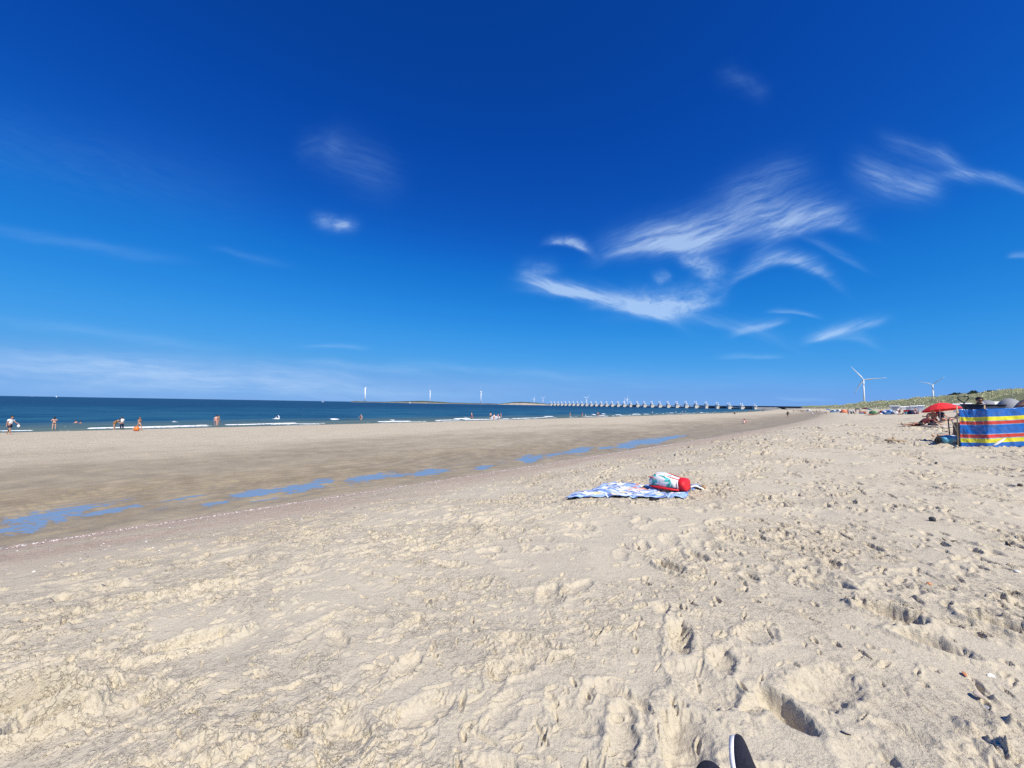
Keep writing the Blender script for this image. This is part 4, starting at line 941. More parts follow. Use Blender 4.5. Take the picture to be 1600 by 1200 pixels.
# things in and on the water
def ball():
    g_ = ground(213, 673.6); b = MB(); b.ell((0, 0, 0), (.20, .20, .20), 20, 14); o = b.build('beach_ball', [mat('ball_orange', (.80, .20, .05), .35, .08, 6), mat('ball_pale', (.8, .7, .6), .35)], smooth=True, loc=(g_.x, g_.y, surf_z(g_.x, g_.y) + .19))
    for i, p in enumerate(o.data.polygons): p.material_index = 1 if (i % 20) in (3, 10) else 0
    tag(o, 'orange ball on the wet sand at the feet of the striding bather', 'ball')
ball()
def float_toy():
    g_ = ground(432.5, 655.6); root = thing('inflatable_float', 'white inflatable float with a raised neck drifting behind the wave', 'inflatable', (g_.x, g_.y, .05), R(0)); root.scale = (.72, .72, .72)
    m_ = mat('white_vinyl', (.82, .82, .82), .3, .03, 5)
    b = MB(); b.tube([(math.cos(a) * .55 , math.sin(a) * .42, .12) for a in np.linspace(0, 6.283, 24, endpoint=False)], .20, 12, closed=True); b.box((-.75, 0, .08), (.7, .5, .12)); b.build('ring', m_, root, True)
    n = MB(); n.tube([(.45, 0, .2), (.62, 0, .5), (.50, 0, .85), (.32, 0, .95), (.20, 0, .88)], [.15, .12, .10, .11, .04], 10); n.build('neck', m_, root, True)
    person('person sitting on the white inflatable float', (g_.x - .05, g_.y, .02), R(-90), SIT, [('tee', 'white'), ('shorts', 'white')], height=1.15, hair='blond', group=G)
float_toy()
def sailboat(label, px, py, depth, h):
    c = at(px, py, depth); root = thing('sailing_boat', label, 'boat', (c.x, c.y, 0), R(20), 'boats on the horizon')
    L = h * .8
    b = MB(); rings = [(-.5, .09, .08), (-.3, .14, .09), (0, .16, .09), (.3, .11, .10), (.5, .012, .12)]
    vs = []
    for t, w_, z in rings: vs += [(t * L, -w_ * L, z * L), (t * L, -w_ * L * .6, -.03 * L), (t * L, w_ * L * .6, -.03 * L), (t * L, w_ * L, z * L)]
    fs = [(i * 4 + j, (i + 1) * 4 + j, (i + 1) * 4 + j2, i * 4 + j2) for i in range(4) for j, j2 in ((0, 1), (1, 2), (2, 3), (3, 0))] + [(3, 2, 1, 0), (16, 17, 18, 19)]
    b.add(vs, fs).build('hull', WHITE, root)
    m_ = MB(); m_.tube([(.05 * L, 0, .08 * L), (.05 * L, 0, h)], .015 * L, 8); m_.build('mast', WHITE, root)
    s = MB(); s.grid(4, 6, lambda a, t: (.04 * L - a * (1 - t) * .48 * L, .05 * L * math.sin(a * 3.14) * (1 - t), .18 * L + t * (h - .2 * L))); solid(s.build('mainsail', WHITE, root, True), .03)
    j = MB(); j.grid(4, 6, lambda a, t: (.07 * L + a * (1 - t) * .40 * L, .04 * L * math.sin(a * 3.14) * (1 - t), .13 * L + t * (h * .8 - .13 * L))); solid(j.build('jib', WHITE, root, True), .03)
def motorboat(label, px, py, depth, L):
    c = at(px, py, depth); root = thing('motor_boat', label, 'boat', (c.x, c.y, 0), R(-10), 'boats on the horizon')
    b = MB(); vs = []; rings = [(-.5, .16, .12), (-.2, .17, .13), (.2, .14, .15), (.5, .01, .2)]
    for t, w_, z in rings: vs += [(t * L, -w_ * L, z * L), (t * L, -w_ * L * .6, -.03 * L), (t * L, w_ * L * .6, -.03 * L), (t * L, w_ * L, z * L)]
    fs = [(i * 4 + j, (i + 1) * 4 + j, (i + 1) * 4 + j2, i * 4 + j2) for i in range(3) for j, j2 in ((0, 1), (1, 2), (2, 3), (3, 0))] + [(3, 2, 1, 0), (12, 13, 14, 15)]
    b.add(vs, fs).build('hull', WHITE, root)
    k = MB(); k.box((-.05 * L, 0, .22 * L), (.34 * L, .2 * L, .16 * L), taper=.75); k.build('cabin', WHITE, root)
    w_ = MB(); w_.box((.02 * L, 0, .24 * L), (.24 * L, .204 * L, .05 * L), taper=.97); w_.build('window', DARK, root)
sailboat('white sailing boat tiny on the horizon at the far left', 88, 621, 2600, 11)
motorboat('white motor boat low on the horizon left of the edge-on turbine', 504, 628.2, 1500, 10)
sailboat('white sailing boat in front of the low land, left of the second turbine', 640.5, 631.5, 1900, 8)
motorboat('white boat in front of the low land at its right end beside the headland', 860, 633.2, 1700, 7)
motorboat('small white boat close under the headland', 808, 632.2, 2300, 9)
sailboat('tiny white sailing boat on the horizon left of the first sailing boat', 50, 619.6, 5200, 9)

# ------------------------------------------------------------------ things on the sand nearby
def gz(px, py):
    g_ = ground(px, py); return Vector((g_.x, g_.y, surf_z(g_.x, g_.y)))
def facing(p): return -math.atan2(p.x, p.y)          # rz that turns local +Y away from the camera

def beach_towel():
    A, B_, C_, D_ = (ground(*p) for p in ((877, 783), (1064, 779), (1094, 762), (946, 757)))
    M_, nt, bs = new_mat('towel_print'); b = NB(nt)
    uv = b.n('ShaderNodeTexCoord').outputs['UV']
    st = b.noise(b.mapping(uv, (2.2, 9, 1)), 1.6, 3, .55, .6, '2D'); st2 = b.noise(b.mapping(uv, (8, 16, 1), loc=(3, 1, 0)), 1.3, 2, .5, .3, '2D'); st3 = b.noise(b.mapping(uv, (5, 8, 1), loc=(7, 2, 0)), 1.2, 2, .5, .2, '2D')
    c = b.mix(b.ramp(st, .48, .52), (.72, .72, .68), (.20, .34, .70))
    c = b.mix(b.ramp(st2, .56, .60), c, (.06, .12, .36)); c = b.mix(b.ramp(st3, .62, .66), c, (.68, .62, .32))
    s = b.n('ShaderNodeSeparateXYZ'); b.l(uv, s.inputs[0])
    red = b.math('MULTIPLY', b.ramp(b.noise(b.mapping(uv, (14, 14, 1)), 1.0, 2, .5, 0, '2D'), .52, .56), b.math('MULTIPLY', b.ramp(s.outputs[0], .38, .42), b.math('SUBTRACT', 1.0, b.ramp(s.outputs[0], .62, .66))))
    c = b.mix(b.math('MULTIPLY', red, b.ramp(s.outputs[1], .45, .6)), c, (.62, .22, .14))
    edge = b.math('MINIMUM', b.math('MINIMUM', s.outputs[0], b.math('SUBTRACT', 1.0, s.outputs[0])), b.math('MINIMUM', s.outputs[1], b.math('SUBTRACT', 1.0, s.outputs[1])))
    c = b.mix(b.math('MULTIPLY', b.math('LESS_THAN', edge, .07), .8), c, b.mix(b.ramp(st2, .50, .54), (.26, .44, .80), (.05, .10, .34)))
    b.l(c, bs.inputs['Base Color']); bs.inputs['Roughness'].default_value = .95; bs.inputs['Sheen Weight'].default_value = .2
    nu, nv = 60, 44; mb = MB(); cen = (A + B_ + C_ + D_) / 4
    def f(s_, t):
        p = (A * (1 - s_) + B_ * s_) * (1 - t) + (D_ * (1 - s_) + C_ * s_) * t
        p = p + (C_ - D_).normalized() * .05 * math.sin(t * 7 + 1) * (1 if s_ > .9 else .3) + (D_ - A).normalized() * .05 * math.sin(s_ * 9)
        wr = .045 * max(0, float(perlin(s_ * 5, t * 3, 301))) + .03 * abs(float(perlin(s_ * 3.2, t * 9, 302))) + .012 * float(perlin(s_ * 14, t * 14, 303))
        return Vector((p.x, p.y, surf_z(p.x, p.y) + .012 + wr)) - cen
    mb.grid(nu, nv, f)
    o = mb.build('beach_towel', M_, smooth=True, loc=cen)
    uvl = o.data.uv_layers.new(name='UVMap')
    for lp in o.data.loops:
        k = lp.vertex_index; uvl.data[lp.index].uv = ((k % (nu + 1)) / nu, (k // (nu + 1)) / nv)
    solid(o, .006, 1)
    tag(o, 'crumpled blue, white and yellow patterned beach towel spread on the sand', 'towel')
    # folded-over towel corner right of the bag, its shadow put into the colour
    q = gz(1083, 764); m2 = MB(); ax = (C_ - D_).normalized(); ay = Vector((-ax.y, ax.x, 0))
    def f2(s_, t):
        p = ax * ((s_ - .5) * .30) + ay * ((t - .5) * .26 * (1 - .45 * s_)); return Vector((p.x, p.y, .03 + .055 * math.sin(s_ * 3.1) * (1 - .4 * t) + .018 * float(perlin(s_ * 4, t * 4, 311))))
    m2.grid(16, 14, f2); o2 = m2.build('folded_cloth', [mat('cloth_shaded', (.22, .24, .38), .95, .45, 30)], smooth=True, loc=q); solid(o2, .02, -1)
    tag(o2, 'folded towel corner coloured as if in shadow, right of the white and red bag', 'cloth')
    hem = MB(); hem.tube([Vector(f2(i / 8, 0)) + Vector((0, 0, -.006)) for i in range(9)], .014, 8); hem.build('hem', cloth('white'), o2, True)
    st_ = gz(1098.5, 765.5); mb2 = MB(); mb2.ell((0, 0, 0), (.038, .045, .036), 12, 8, fn=lambda p: p * (1 + .12 * math.sin(p.x * 90)))
    tag(mb2.build('stone', mat('brown_stone', (.33, .20, .10), .7, .2, 30), smooth=True, loc=(st_.x, st_.y, st_.z + .025)), 'small brown stone at the right corner of the towel', 'stone')
    sd = gz(1022, 784.5); mb3 = MB(); mb3.ell((0, 0, 0), (.075, .035, .014), 14, 6, fn=lambda p: Vector((p.x, p.y * (1 - .25 * math.cos(p.x * 30)), p.z)))  # black shape put where the towel's front edge only casts shade
    tag(mb3.build('towel_edge_shadow', cloth('black'), smooth=True, loc=(sd.x, sd.y, sd.z + .016), rz=.1), 'flat black shape standing in for the shadow under the front edge of the towel', 'shadow patch')
beach_towel()
def beach_bag():
    p = gz(1046, 768); p.z += .05
    root = thing('beach_bag', 'white beach bag with teal and coral print and red base lying on the towel', 'bag', p, R(-38)); root.scale = (1.08, 1, .74)
    M_, nt, bs = new_mat('bag_print'); b = NB(nt); g = b.n('ShaderNodeTexCoord').outputs['Object']
    v1 = b.noise(g, 8.5, 2, .4, .7); v2 = b.noise(b.mapping(g, loc=(4, 2, 1)), 9.5, 2, .4, .6); v3 = b.noise(b.mapping(g, loc=(1, 7, 3)), 11, 2, .4, .5)
    c = b.mix(b.ramp(v1, .54, .565), (.80, .80, .79), (.10, .52, .47)); c = b.mix(b.ramp(v2, .58, .60), c, (.80, .36, .28)); c = b.mix(b.ramp(v3, .63, .65), c, (.80, .60, .62)); c = b.mix(b.ramp(v1, .66, .68), c, (.03, .20, .20))
    b.l(c, bs.inputs['Base Color']); bs.inputs['Roughness'].default_value = .55
    RED = mat('bag_red', (.62, .012, .022), .55, .12, 12, .2); REDD = RED
    # the bag lies on its side: local x runs from the open top (left) to the base (right)
    secs = [(-.27, .05, .06, .075), (-.24, .11, .10, .10), (-.16, .16, .150, .145), (-.04, .185, .150, .142), (.08, .18, .13, .125), (.16, .17, .115, .112)]
    def loft(ss, mi=0, n=22, jit=.008):
        vs, fs = [], []
        for i, (x, wy, hz, cz) in enumerate(ss):
            for j in range(n):
                a = 2 * math.pi * j / n; ca, sa = math.cos(a), math.sin(a)
                y = wy * math.copysign(abs(ca) ** .75, ca); z = cz + hz * math.copysign(abs(sa) ** .8, sa)
                q = jit * float(perlin(x * 14 + 2, a * 2.2, 321)); vs.append((x - .25 * (z - cz) * .4, y * (1 + q * 6), max(z + q, .004)))
        for i in range(len(ss) - 1):
            for j in range(n):
                j2 = (j + 1) % n; fs.append((i * n + j, i * n + j2, (i + 1) * n + j2, (i + 1) * n + j))
        fs.append(tuple(range(n - 1, -1, -1))); fs.append(tuple((len(ss) - 1) * n + j for j in range(n)))
        return vs, fs
    m1 = MB(); m1.add(*loft(secs)); m1.build('bag_body', M_, root, True)
    m2 = MB(); m2.add(*loft([(.155, .178, .122, .114), (.19, .186, .128, .115), (.215, .184, .126, .112), (.240, .176, .118, .110), (.2415, .10, .06, .10)])); m2.build('base', RED, root, True)
    st = MB(); st.add(*loft([(.138, .181, .124, .1145), (.157, .181, .124, .1145)])); st.build('white_band', cloth('white'), root, True)
    tr = MB(); tr.tube([(-.26, -.06, .02), (-.2, -.14, .026), (-.1, -.175, .03), (.05, -.185, .03), (.17, -.18, .03)], [.012, .020, .024, .022, .018], 8); tr.build('trim', RED, root, True)
    for lab, sy, zz in (('near', -1, 0), ('top', 1, 0)):
        h = MB()
        if sy < 0: h.tube([(.16, -.10, .215), (.06, -.115, .24), (-.05, -.10, .263), (-.13, -.05, .268), (-.165, .01, .262), (-.13, .05, .272), (-.02, .055, .282), (.09, .03, .255), (.17, .0, .235)], .0105, 8)
        else: h.tube([(-.235, -.03, .18), (-.26, -.08, .20), (-.22, -.12, .205), (-.16, -.13, .215)], .010, 8)
        h.build('handle', RED, root, True)
beach_bag()

# shells and stones near the camera
def shell(label, px, py, r_, m_, tilt, rz, name='seashell', cat='shell'):
    p = gz(px, py); b = MB()
    def f(s, t):
        a = (s - .5) * R(150); q = t; rr_ = r_ * q * (1 + .04 * math.cos(a * 22)) * (1 - .12 * abs(s - .5)); bulge = r_ * .42 * math.sin(q * math.pi * .5) * math.cos(a * .55)
        return Vector((math.sin(a) * rr_, math.cos(a) * rr_ - r_ * .5, bulge * (1 - q * .55)))
    b.grid(22, 8, f); o = b.build(name, m_, smooth=True, loc=(p.x, p.y, p.z + r_ * .2)); o.rotation_euler = (R(tilt), 0, R(rz)); solid(o, r_ * .10)
    tag(o, label, cat)
def pebble(label, px, py, r_, m_, sc=(1, .8, .6), name='pebble', cat='stone', sink=.25):
    p = gz(px, py); b = MB(); b.ell((0, 0, 0), (r_ * sc[0], r_ * sc[1], r_ * sc[2]), 18, 12, fn=lambda q: q * (1 + .10 * float(perlin(q.x / r_ * 1.1 + px, q.y / r_ * 1.1 + q.z / r_, 331))))
    o = b.build(name, m_, smooth=True, loc=(p.x, p.y, p.z + r_ * sc[2] * (1 - sink))); o.rotation_euler.z = px % 3; tag(o, label, cat)
shell('orange brown seashell near the right edge of the frame, hollow side down', 1507, 1058, .020, mat('shell_orange', (.48, .20, .08), .4, .4, 60), 30, 40)
shell('small white seashell standing open beside the orange one', 1548, 1056, .016, mat('shell_white', (.80, .78, .75), .4, .08, 60), 55, -20)
shell('flat beige seashell half buried behind the grey pebble', 1530, 1092, .030, mat('shell_beige', (.52, .43, .33), .6, .15, 60), -8, 70)
shell('pale round seashell sunk in the sand right of the shoe', 1324, 1154, .020, mat('shell_pale', (.46, .41, .34), .6, .2, 60), 20, 150)
pebble('smooth blue-grey pebble near the right edge below the orange shell', 1541, 1103, .013, mat('pebble_grey', (.30, .31, .35), .45, .15, 60), (1, .85, .8))
pebble('dark pointed stone on the sand below the striped windbreak', 1457, 816, .030, mat('stone_dark', (.07, .07, .075), .7, .3, 30), (1, .7, .9))
pebble('dark brown stone at the right edge below the windbreak', 1594, 761, .036, mat('stone_brown', (.10, .075, .06), .7, .3, 30), (1, .8, .7))
pebble('small grey stone near the dark one, further up the beach', 1408, 757, .036, mat('stone_grey', (.16, .15, .14), .7, .3, 30), (1, .7, .7))
pebble('small orange pebble on the sand right of centre', 1452, 917, .016, mat('pebble_orange', (.50, .20, .09), .5, .2, 60), (1, .8, .6))
pebble('white pebble flake on the sand close to the right edge', 1590, 895, .018, mat('pebble_white', (.75, .73, .70), .5, .1, 60), (1, .8, .4))
# stray twigs and weed
def twig(label, pts, rad, m_):
    P3 = [gz(*p) for p in pts]; o_ = P3[0].copy(); b = MB(); b.tube([q - o_ + Vector((0, 0, rad * .6)) for q in P3], [rad] * (len(P3) - 1) + [rad * .4], 7)
    tag(b.build('twig', m_, smooth=True, loc=o_), label, 'twig')
WEED = mat('dry_weed', (.035, .028, .02), .8, .4, 40)
twig('short dark twig lying on the sand below the dark pointed stone', [(1472, 842), (1480, 846), (1490, 846), (1497, 848)], .007, WEED)
twig('long thin dark twig at the right edge of the frame', [(1572, 848), (1582, 853), (1592, 854), (1606, 859)], .006, WEED)
def driftwood():
    p = gz(1391, 691); b = MB()
    b.tube([(-.16, 0, .05), (-.08, .01, .07), (.06, 0, .075), (.16, -.02, .06), (.40, .06, .055), (.62, .03, .03)], [.05, .075, .07, .06, .045, .02], 10, flat=.7)
    b.tube([(.1, 0, .09), (.14, .04, .17), (.22, .06, .2)], [.035, .028, .015], 8)
    tag(b.build('driftwood', mat('driftwood', (.36, .27, .18), .85, .25, 14, .4), smooth=True, loc=p, rz=R(-6)), 'short weathered piece of driftwood on the sand left of the windbreak', 'driftwood')
driftwood()
def shell_fragments():
    rg = np.random.default_rng(9); b = MB(); n = 5200
    for k in range(n):
        u = -5 + 32 * rg.random() ** 1.3; band = rg.random()
        v = rg.normal(8.15, .10) if band < .66 else rg.uniform(4.6, 9.2)
        v += float(np.interp(u, _uu, _cc)); x, y = (u - v) * K, (u + v) * K
        if y < 2: continue
        s = rg.uniform(.004, .015) * (1 if band < .5 else .9); z = surf_z(x, y) + s * .15; a = rg.random() * 6.28; t = rg.normal(0, .35)
        q = Matrix.Rotation(a, 3, 'Z') @ Matrix.Rotation(t, 3, 'X'); c = Vector((x, y, z))
        vs = [c + q @ Vector(w_) * s for w_ in ((-1, -.6, 0), (.2, -.9, .05), (1, .1, 0), (.3, .8, .05), (-.7, .6, .0), (0, 0, .45))]
        b.add(vs, [(0, 1, 5), (1, 2, 5), (2, 3, 5), (3, 4, 5), (4, 0, 5)], int(rg.choice([0, 0, 1, 2])))
    tag(b.build('shell_fragments', [mat('frag_white', (.74, .70, .66), .5, .1, 50), mat('frag_pink', (.55, .40, .36), .5, .2, 50), mat('frag_grey', (.20, .20, .22), .5, .3, 50)]), kind='stuff')
shell_fragments()

def shoe(label, px, py, Ux, depth=1.22, Lx=(.05, .80, .64)):
    """slip-on shoe with the toe raised, heel dug into the sand"""
    toe = at(px, py, depth); Lx = Vector(Lx).normalized()
    Ux = Vector(Ux); Ux = (Ux - Lx * Ux.dot(Lx)).normalized(); Wx = Lx.cross(Ux)
    N_ = 22; L = .27
    ts = [0, .03, .1, .22, .36, .5, .64, .78, .88, .95, .985, 1.0]; wd = [.012, .028, .035, .036, .035, .037, .043, .047, .043, .031, .018, .005]
    top = [.055, .075, .088, .092, .090, .082, .070, .056, .046, .038, .032, .026]
    M3 = Matrix((Wx, Lx, Ux)).transposed()
    root = thing('shoe', label, 'shoe', toe - Lx * L, 0, 'slip-on shoes at the bottom edge')
    def place(o): o.matrix_local = M3.to_4x4()
    b = MB(); vs = []
    for t, w_ in zip(ts, wd):
        rise = .030 * max(0, t - .7) / .3 * .8
        vs += [(-w_, t * L, rise), (-w_ * 1.04, t * L, rise + .014), (-w_ * .98, t * L, rise + .027), (w_ * .98, t * L, rise + .027), (w_ * 1.04, t * L, rise + .014), (w_, t * L, rise)]
    fs = [(i * 6 + j, i * 6 + (j + 1) % 6, (i + 1) * 6 + (j + 1) % 6, (i + 1) * 6 + j) for i in range(len(ts) - 1) for j in range(6)] + [tuple(range(5, -1, -1)), tuple((len(ts) - 1) * 6 + j for j in range(6))]
    o = b.add(vs, fs).build('sole', mat('sole_white', (.78, .77, .75), .6, .06, 40, .2), root, True); subsurf(o, 1); place(o)
    u = MB(); vs = []; n = 11
    for t, w_, h in zip(ts, wd, top):
        rise = .030 * max(0, t - .7) / .3 * .8
        for j in range(n):
            a = math.pi * j / (n - 1); vs.append((math.cos(a) * w_ * .97, t * L * .985 + .002, rise + .020 + math.sin(a) ** .8 * (h - .020)))
    fs = [(i * n + j, i * n + j + 1, (i + 1) * n + j + 1, (i + 1) * n + j) for i in range(len(ts) - 1) for j in range(n - 1) if not (1 <= i <= 3 and 3 <= j <= 6)]
    o = u.add(vs, fs).build('upper', mat('knit_navy', (.012, .013, .028), .8, .4, 160, .5), root, True); solid(o, .004); subsurf(o, 1); place(o)
shoe('dark navy slip-on shoe with thick white sole pointing up, toe well inside the frame', 1127, 1150, (.86, -.34, .46))
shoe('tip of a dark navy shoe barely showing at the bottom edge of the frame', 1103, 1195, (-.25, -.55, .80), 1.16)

# ------------------------------------------------------------------ striped windbreak and the group behind it
def stripe_windbreak(label, base, segs, H, stripes, mats, post_h, slack=.03, name='windbreak', group=None, smat=None):
    """base = ground points of the posts (world); cloth hangs between the posts"""
    root = thing(name, label, 'windbreak', base[0], 0, group); o0 = base[0]; P3 = [p - o0 for p in base]
    b = MB(); cum = [0]
    for s in stripes: cum.append(cum[-1] + s[0])
    tot = cum[-1]; rows = []
    for i, s in enumerate(stripes):
        k = max(1, round(s[0] / tot * 44))
        rows += [(cum[i] + s[0] * j / k) / tot for j in range(k)]
    rows.append(1.0); seg_n = 30; cols = len(P3) - 1
    def fn(s, t):
        x = s * cols; i = min(int(x), cols - 1); f = x - i; a, c = P3[i], P3[i + 1]; p = a + (c - a) * f; d = (c - a).normalized(); nrm = Vector((d.y, -d.x, 0))
        h = 1 - rows[min(int(round(t * (len(rows) - 1))), len(rows) - 1)]
        sag = math.sin(math.pi * f)
        return p + Vector((0, 0, .01 + h * H - slack * .6 * sag * h)) + nrm * (-(slack * 1.6) * sag + slack * .8 * float(perlin(x * 5, h * 3, 341)) + slack * .45 * float(perlin(x * 11 + h * 5, h * 7, 342)) + slack * .3 * abs(float(perlin(x * 7 - h * 6, h * 5 + x * 4, 343))))
    def mf(s, t):
        k = t * (len(rows) - 1); r_ = rows[int(k)] * tot + 1e-5
        for i in range(len(stripes)):
            if cum[i] <= r_ < cum[i + 1]: return stripes[i][1]
        return 0
    b.grid(seg_n * cols, len(rows) - 1, fn, mfn=mf)
    o = b.build('cloth', mats, root, True); solid(o, .004, 0)
    for p in P3:
        d = MB(); d.tube([(p.x, p.y + .06, p.z - .2), (p.x, p.y + .06, p.z + post_h * .5), (p.x, p.y + .06, p.z + post_h)], .017, 10); d.build('post', mat('pale_wood', (.50, .36, .20), .7, .15, 20), root, True)
    return root
def vinyl(name, col):
    M_ = mat(name, col, .24, .14, 3.0, .45, spec=.5, coat=.3); return M_
WB = [vinyl('vinyl_blue', (.010, .125, .47)), vinyl('vinyl_yellow', (.66, .62, .03)), vinyl('vinyl_red', (.56, .045, .035)), vinyl('vinyl_pale_blue', (.22, .36, .52))]
A0, A1, A2, A3 = at(1501, 700, 12.75), at(1545, 701, 12.35), at(1612, 702, 12.3), at(1680, 703, 12.2)
wbp = [Vector((p.x, p.y, surf_z(p.x, p.y) - .045)) for p in (A0, A1, A2, A3)]
WBO = stripe_windbreak('blue, yellow and red striped windbreak standing at the right edge of the frame', wbp, 3, 1.28,
    [(.200, 0), (.100, 1), (.012, 3), (.082, 2), (.014, 3), (.222, 0), (.016, 3), (.086, 2), (.018, 3), (.105, 1), (.145, 0)], WB, 1.40, .035)
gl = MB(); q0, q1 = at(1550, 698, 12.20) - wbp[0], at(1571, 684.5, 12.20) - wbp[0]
gl.tube([q0, lerp(q0, q1, .3), lerp(q0, q1, .7), q1], [.008, .045, .05, .012], 8, flat=.18); gl.build('white_strip', mat('white_strip', (.80, .80, .78), .3, .03, 5), WBO, True)  # narrow white strip laid diagonally across the cloth

def pt(px, Y, dz=0.0):
    """a spot on the sand in the direction of a photo column, Y metres ahead"""
    x = (px - 800) / FPX * Y; return Vector((x, Y, surf_z(x, Y) + dz))
G2 = 'people on the dry sand'
def shades(o, J):
    b = MB(); hd, u3 = J['head'][0], J['up3']; fw = Vector((0, u3.z, -u3.y)); c = hd + fw * .092 + u3 * .012
    for sg in (-1, 1): b.ell(c + Vector((sg * .036, 0, 0)), (.032, .012, .022), 10, 6); b.tube([c + Vector((sg * .06, 0, 0)), hd + Vector((sg * .088, 0, 0)) + u3 * .01], .004, 5)
    b.tube([c + Vector((-.01, .003, .004)), c + Vector((.01, .003, .004))], .004, 5); b.build('sunglasses', cloth('black'), o, True)
p = pt(1530, 14.3); p.z += .16; person('dark-haired person in sunglasses and maroon top standing behind the striped windbreak', p, R(150), dict(arms=((14, 10, 30), (16, 10, 30)), nod=12), [('tee', 'maroon'), ('shorts', 'black')], skin='tan', height=1.70, group=G2, extra=shades, w=1.2)
p = pt(1593, 13.2); p.z += .10; person('bare-backed person bending forward behind the windbreak at the right edge', p, R(-120), dict(tilt=34, pel=(0, -.12, .91), legs=((8, 12), (2, 8)), arms=((40, 6, 20), (34, 8, 24)), nod=14), [('shorts', 'navy')], skin='tan', hair='brown', height=1.86, group=G2, w=1.15)
p = pt(1510, 15.2); person('dark-haired person sitting low behind the left panel of the windbreak', p, R(100), dict(pel=(0, 0, .58), tilt=0, legs=((84, 76), (80, 70)), arms=((60, 24, 30), (40, 16, 40)), nod=10), [('swimsuit', 'black')], skin='pink', height=1.78, group=G2)
p = pt(1500, 16.2); person('sunbather reclining behind the left edge of the windbreak, dark hair towards camera', p, R(75), SITX, [('shorts', 'black')], skin='tan', height=1.72, group=G2, extra=shades)

def stool():
    p = pt(1510, 15.2); root = thing('camp_stool', 'camp stool under the person sitting behind the left windbreak panel', 'stool', p, R(100))
    b = MB(); b.box((0, -.02, .44), (.40, .36, .05)); bevel(b.build('seat', mat('stool_cloth', (.06, .07, .09), .85, .2, 10), root), .015)
    for x0, y0 in ((-.17, -.16), (.17, -.16), (-.17, .12), (.17, .12)):
        l = MB(); l.tube([(x0, y0, 0), (x0, y0, .42)], .014, 8); l.build('leg', mat('stool_leg', (.3, .3, .3), .4), root, True)
stool()
BLK = mat('black_tube', (.012, .012, .014), .4, .2, 10); BFAB = mat('black_fabric', (.014, .012, .016), .85, .3, 20, .2)
def beach_chair():
    p = pt(1495, 13.35); root = thing('beach_chair', 'black low beach chair standing at the left end of the windbreak', 'chair', p, R(-12))
    f = MB(); f.tube([(-.23, 0, 0), (-.23, .02, .45), (-.22, .06, .86), (-.15, .07, .93), (.15, .07, .93), (.22, .06, .86), (.23, .02, .45), (.23, 0, 0)], .016, 8); f.tube([(-.24, .05, .28), (-.24, -.12, .30), (-.24, .48, .26), (-.24, .5, 0)], .014, 8); f.tube([(.24, .05, .28), (.24, -.12, .30), (.24, .48, .26), (.24, .5, 0)], .014, 8); f.build('frame', BLK, root, True)
    b = MB(); b.grid(8, 10, lambda s, t: (-.08 + s * .30, .03 + .05 * t + .03 * math.sin(s * 3.1), .25 + t * .52)); solid(b.build('backrest', BFAB, root, True), .012)
    s = MB(); s.grid(8, 8, lambda a, t: (-.22 + a * .44, .02 + t * .46, .27 - .04 * math.sin(a * 3.1))); solid(s.build('seat', BFAB, root, True), .012)
    d = MB(); d.box((.03, -.03, .16), (.34, .16, .32), taper=.9); bevel(d.build('hanging_pouch', BFAB, root), .03)
    w_ = MB(); w_.tube([(-.16, -.005, .82), (-.13, -.01, .7), (-.07, -.012, .58), (-.05, -.01, .45)], [.03, .03, .022, .012], 8, flat=.3); w_.build('strap', cloth('cream'), root, True)
beach_chair()
def float_bag():
    p = gz(1481, 696); root = thing('cooler_bag', 'light blue and white printed bag with black end lying on a sand mound', 'bag', (p.x, p.y, p.z + .20), R(-8))
    M_, nt, bs = new_mat('bag_blue'); b = NB(nt); g = b.n('ShaderNodeTexCoord').outputs['Object']; s = b.n('ShaderNodeSeparateXYZ'); b.l(g, s.inputs[0])
    n_ = b.noise(g, 9, 2, .4, .3); c = b.mix(b.ramp(s.outputs[0], -.02, .12), (.10, .33, .45), (.72, .80, .84)); c = b.mix(b.math('MULTIPLY', b.ramp(n_, .56, .60), .8), c, (.12, .50, .66)); b.l(c, bs.inputs['Base Color']); bs.inputs['Roughness'].default_value = .4
    m1 = MB(); m1.tube([(-.20, 0, -.03), (-.14, 0, .0), (0, 0, .04), (.16, 0, .05), (.27, 0, .035), (.33, 0, .01), (.35, 0, -.01)], [.14, .16, .165, .155, .13, .08, .02], 20, flat=.85); m1.build('bag_body', M_, root, True)
    m2 = MB(); m2.tube([(-.30, 0, -.10), (-.31, 0, -.02), (-.26, 0, .07), (-.2, 0, .10)], [.05, .075, .07, .04], 12); m2.tube([(-.33 + .07 * math.cos(a), -.05, -.02 + .10 * math.sin(a)) for a in np.linspace(0, 6.28, 16, endpoint=False)], .025, 8, closed=True); m2.build('black_end', BFAB, root, True)
    # the little heap of dug sand it lies on
    h = MB(); h.grid(30, 16, lambda s_, t: ((s_ - .5) * 1.5, (t - .5) * .9, -.06 + .34 * math.exp(-((s_ - .55) * 3.2) ** 2 - ((t - .5) * 3.2) ** 2) + .018 * float(perlin(s_ * 9, t * 6, 351)) * math.sin(s_ * 3.14) * math.sin(t * 3.14)))
    ho = h.build('sand_mound', SAND, smooth=True, loc=(p.x, p.y + .1, p.z)); tag(ho, kind='structure')
    for nm in ('wet', 'shell', 'veg', 'pale', 'film', 'far'): ho.data.attributes.new(nm, 'FLOAT', 'POINT')
float_bag()
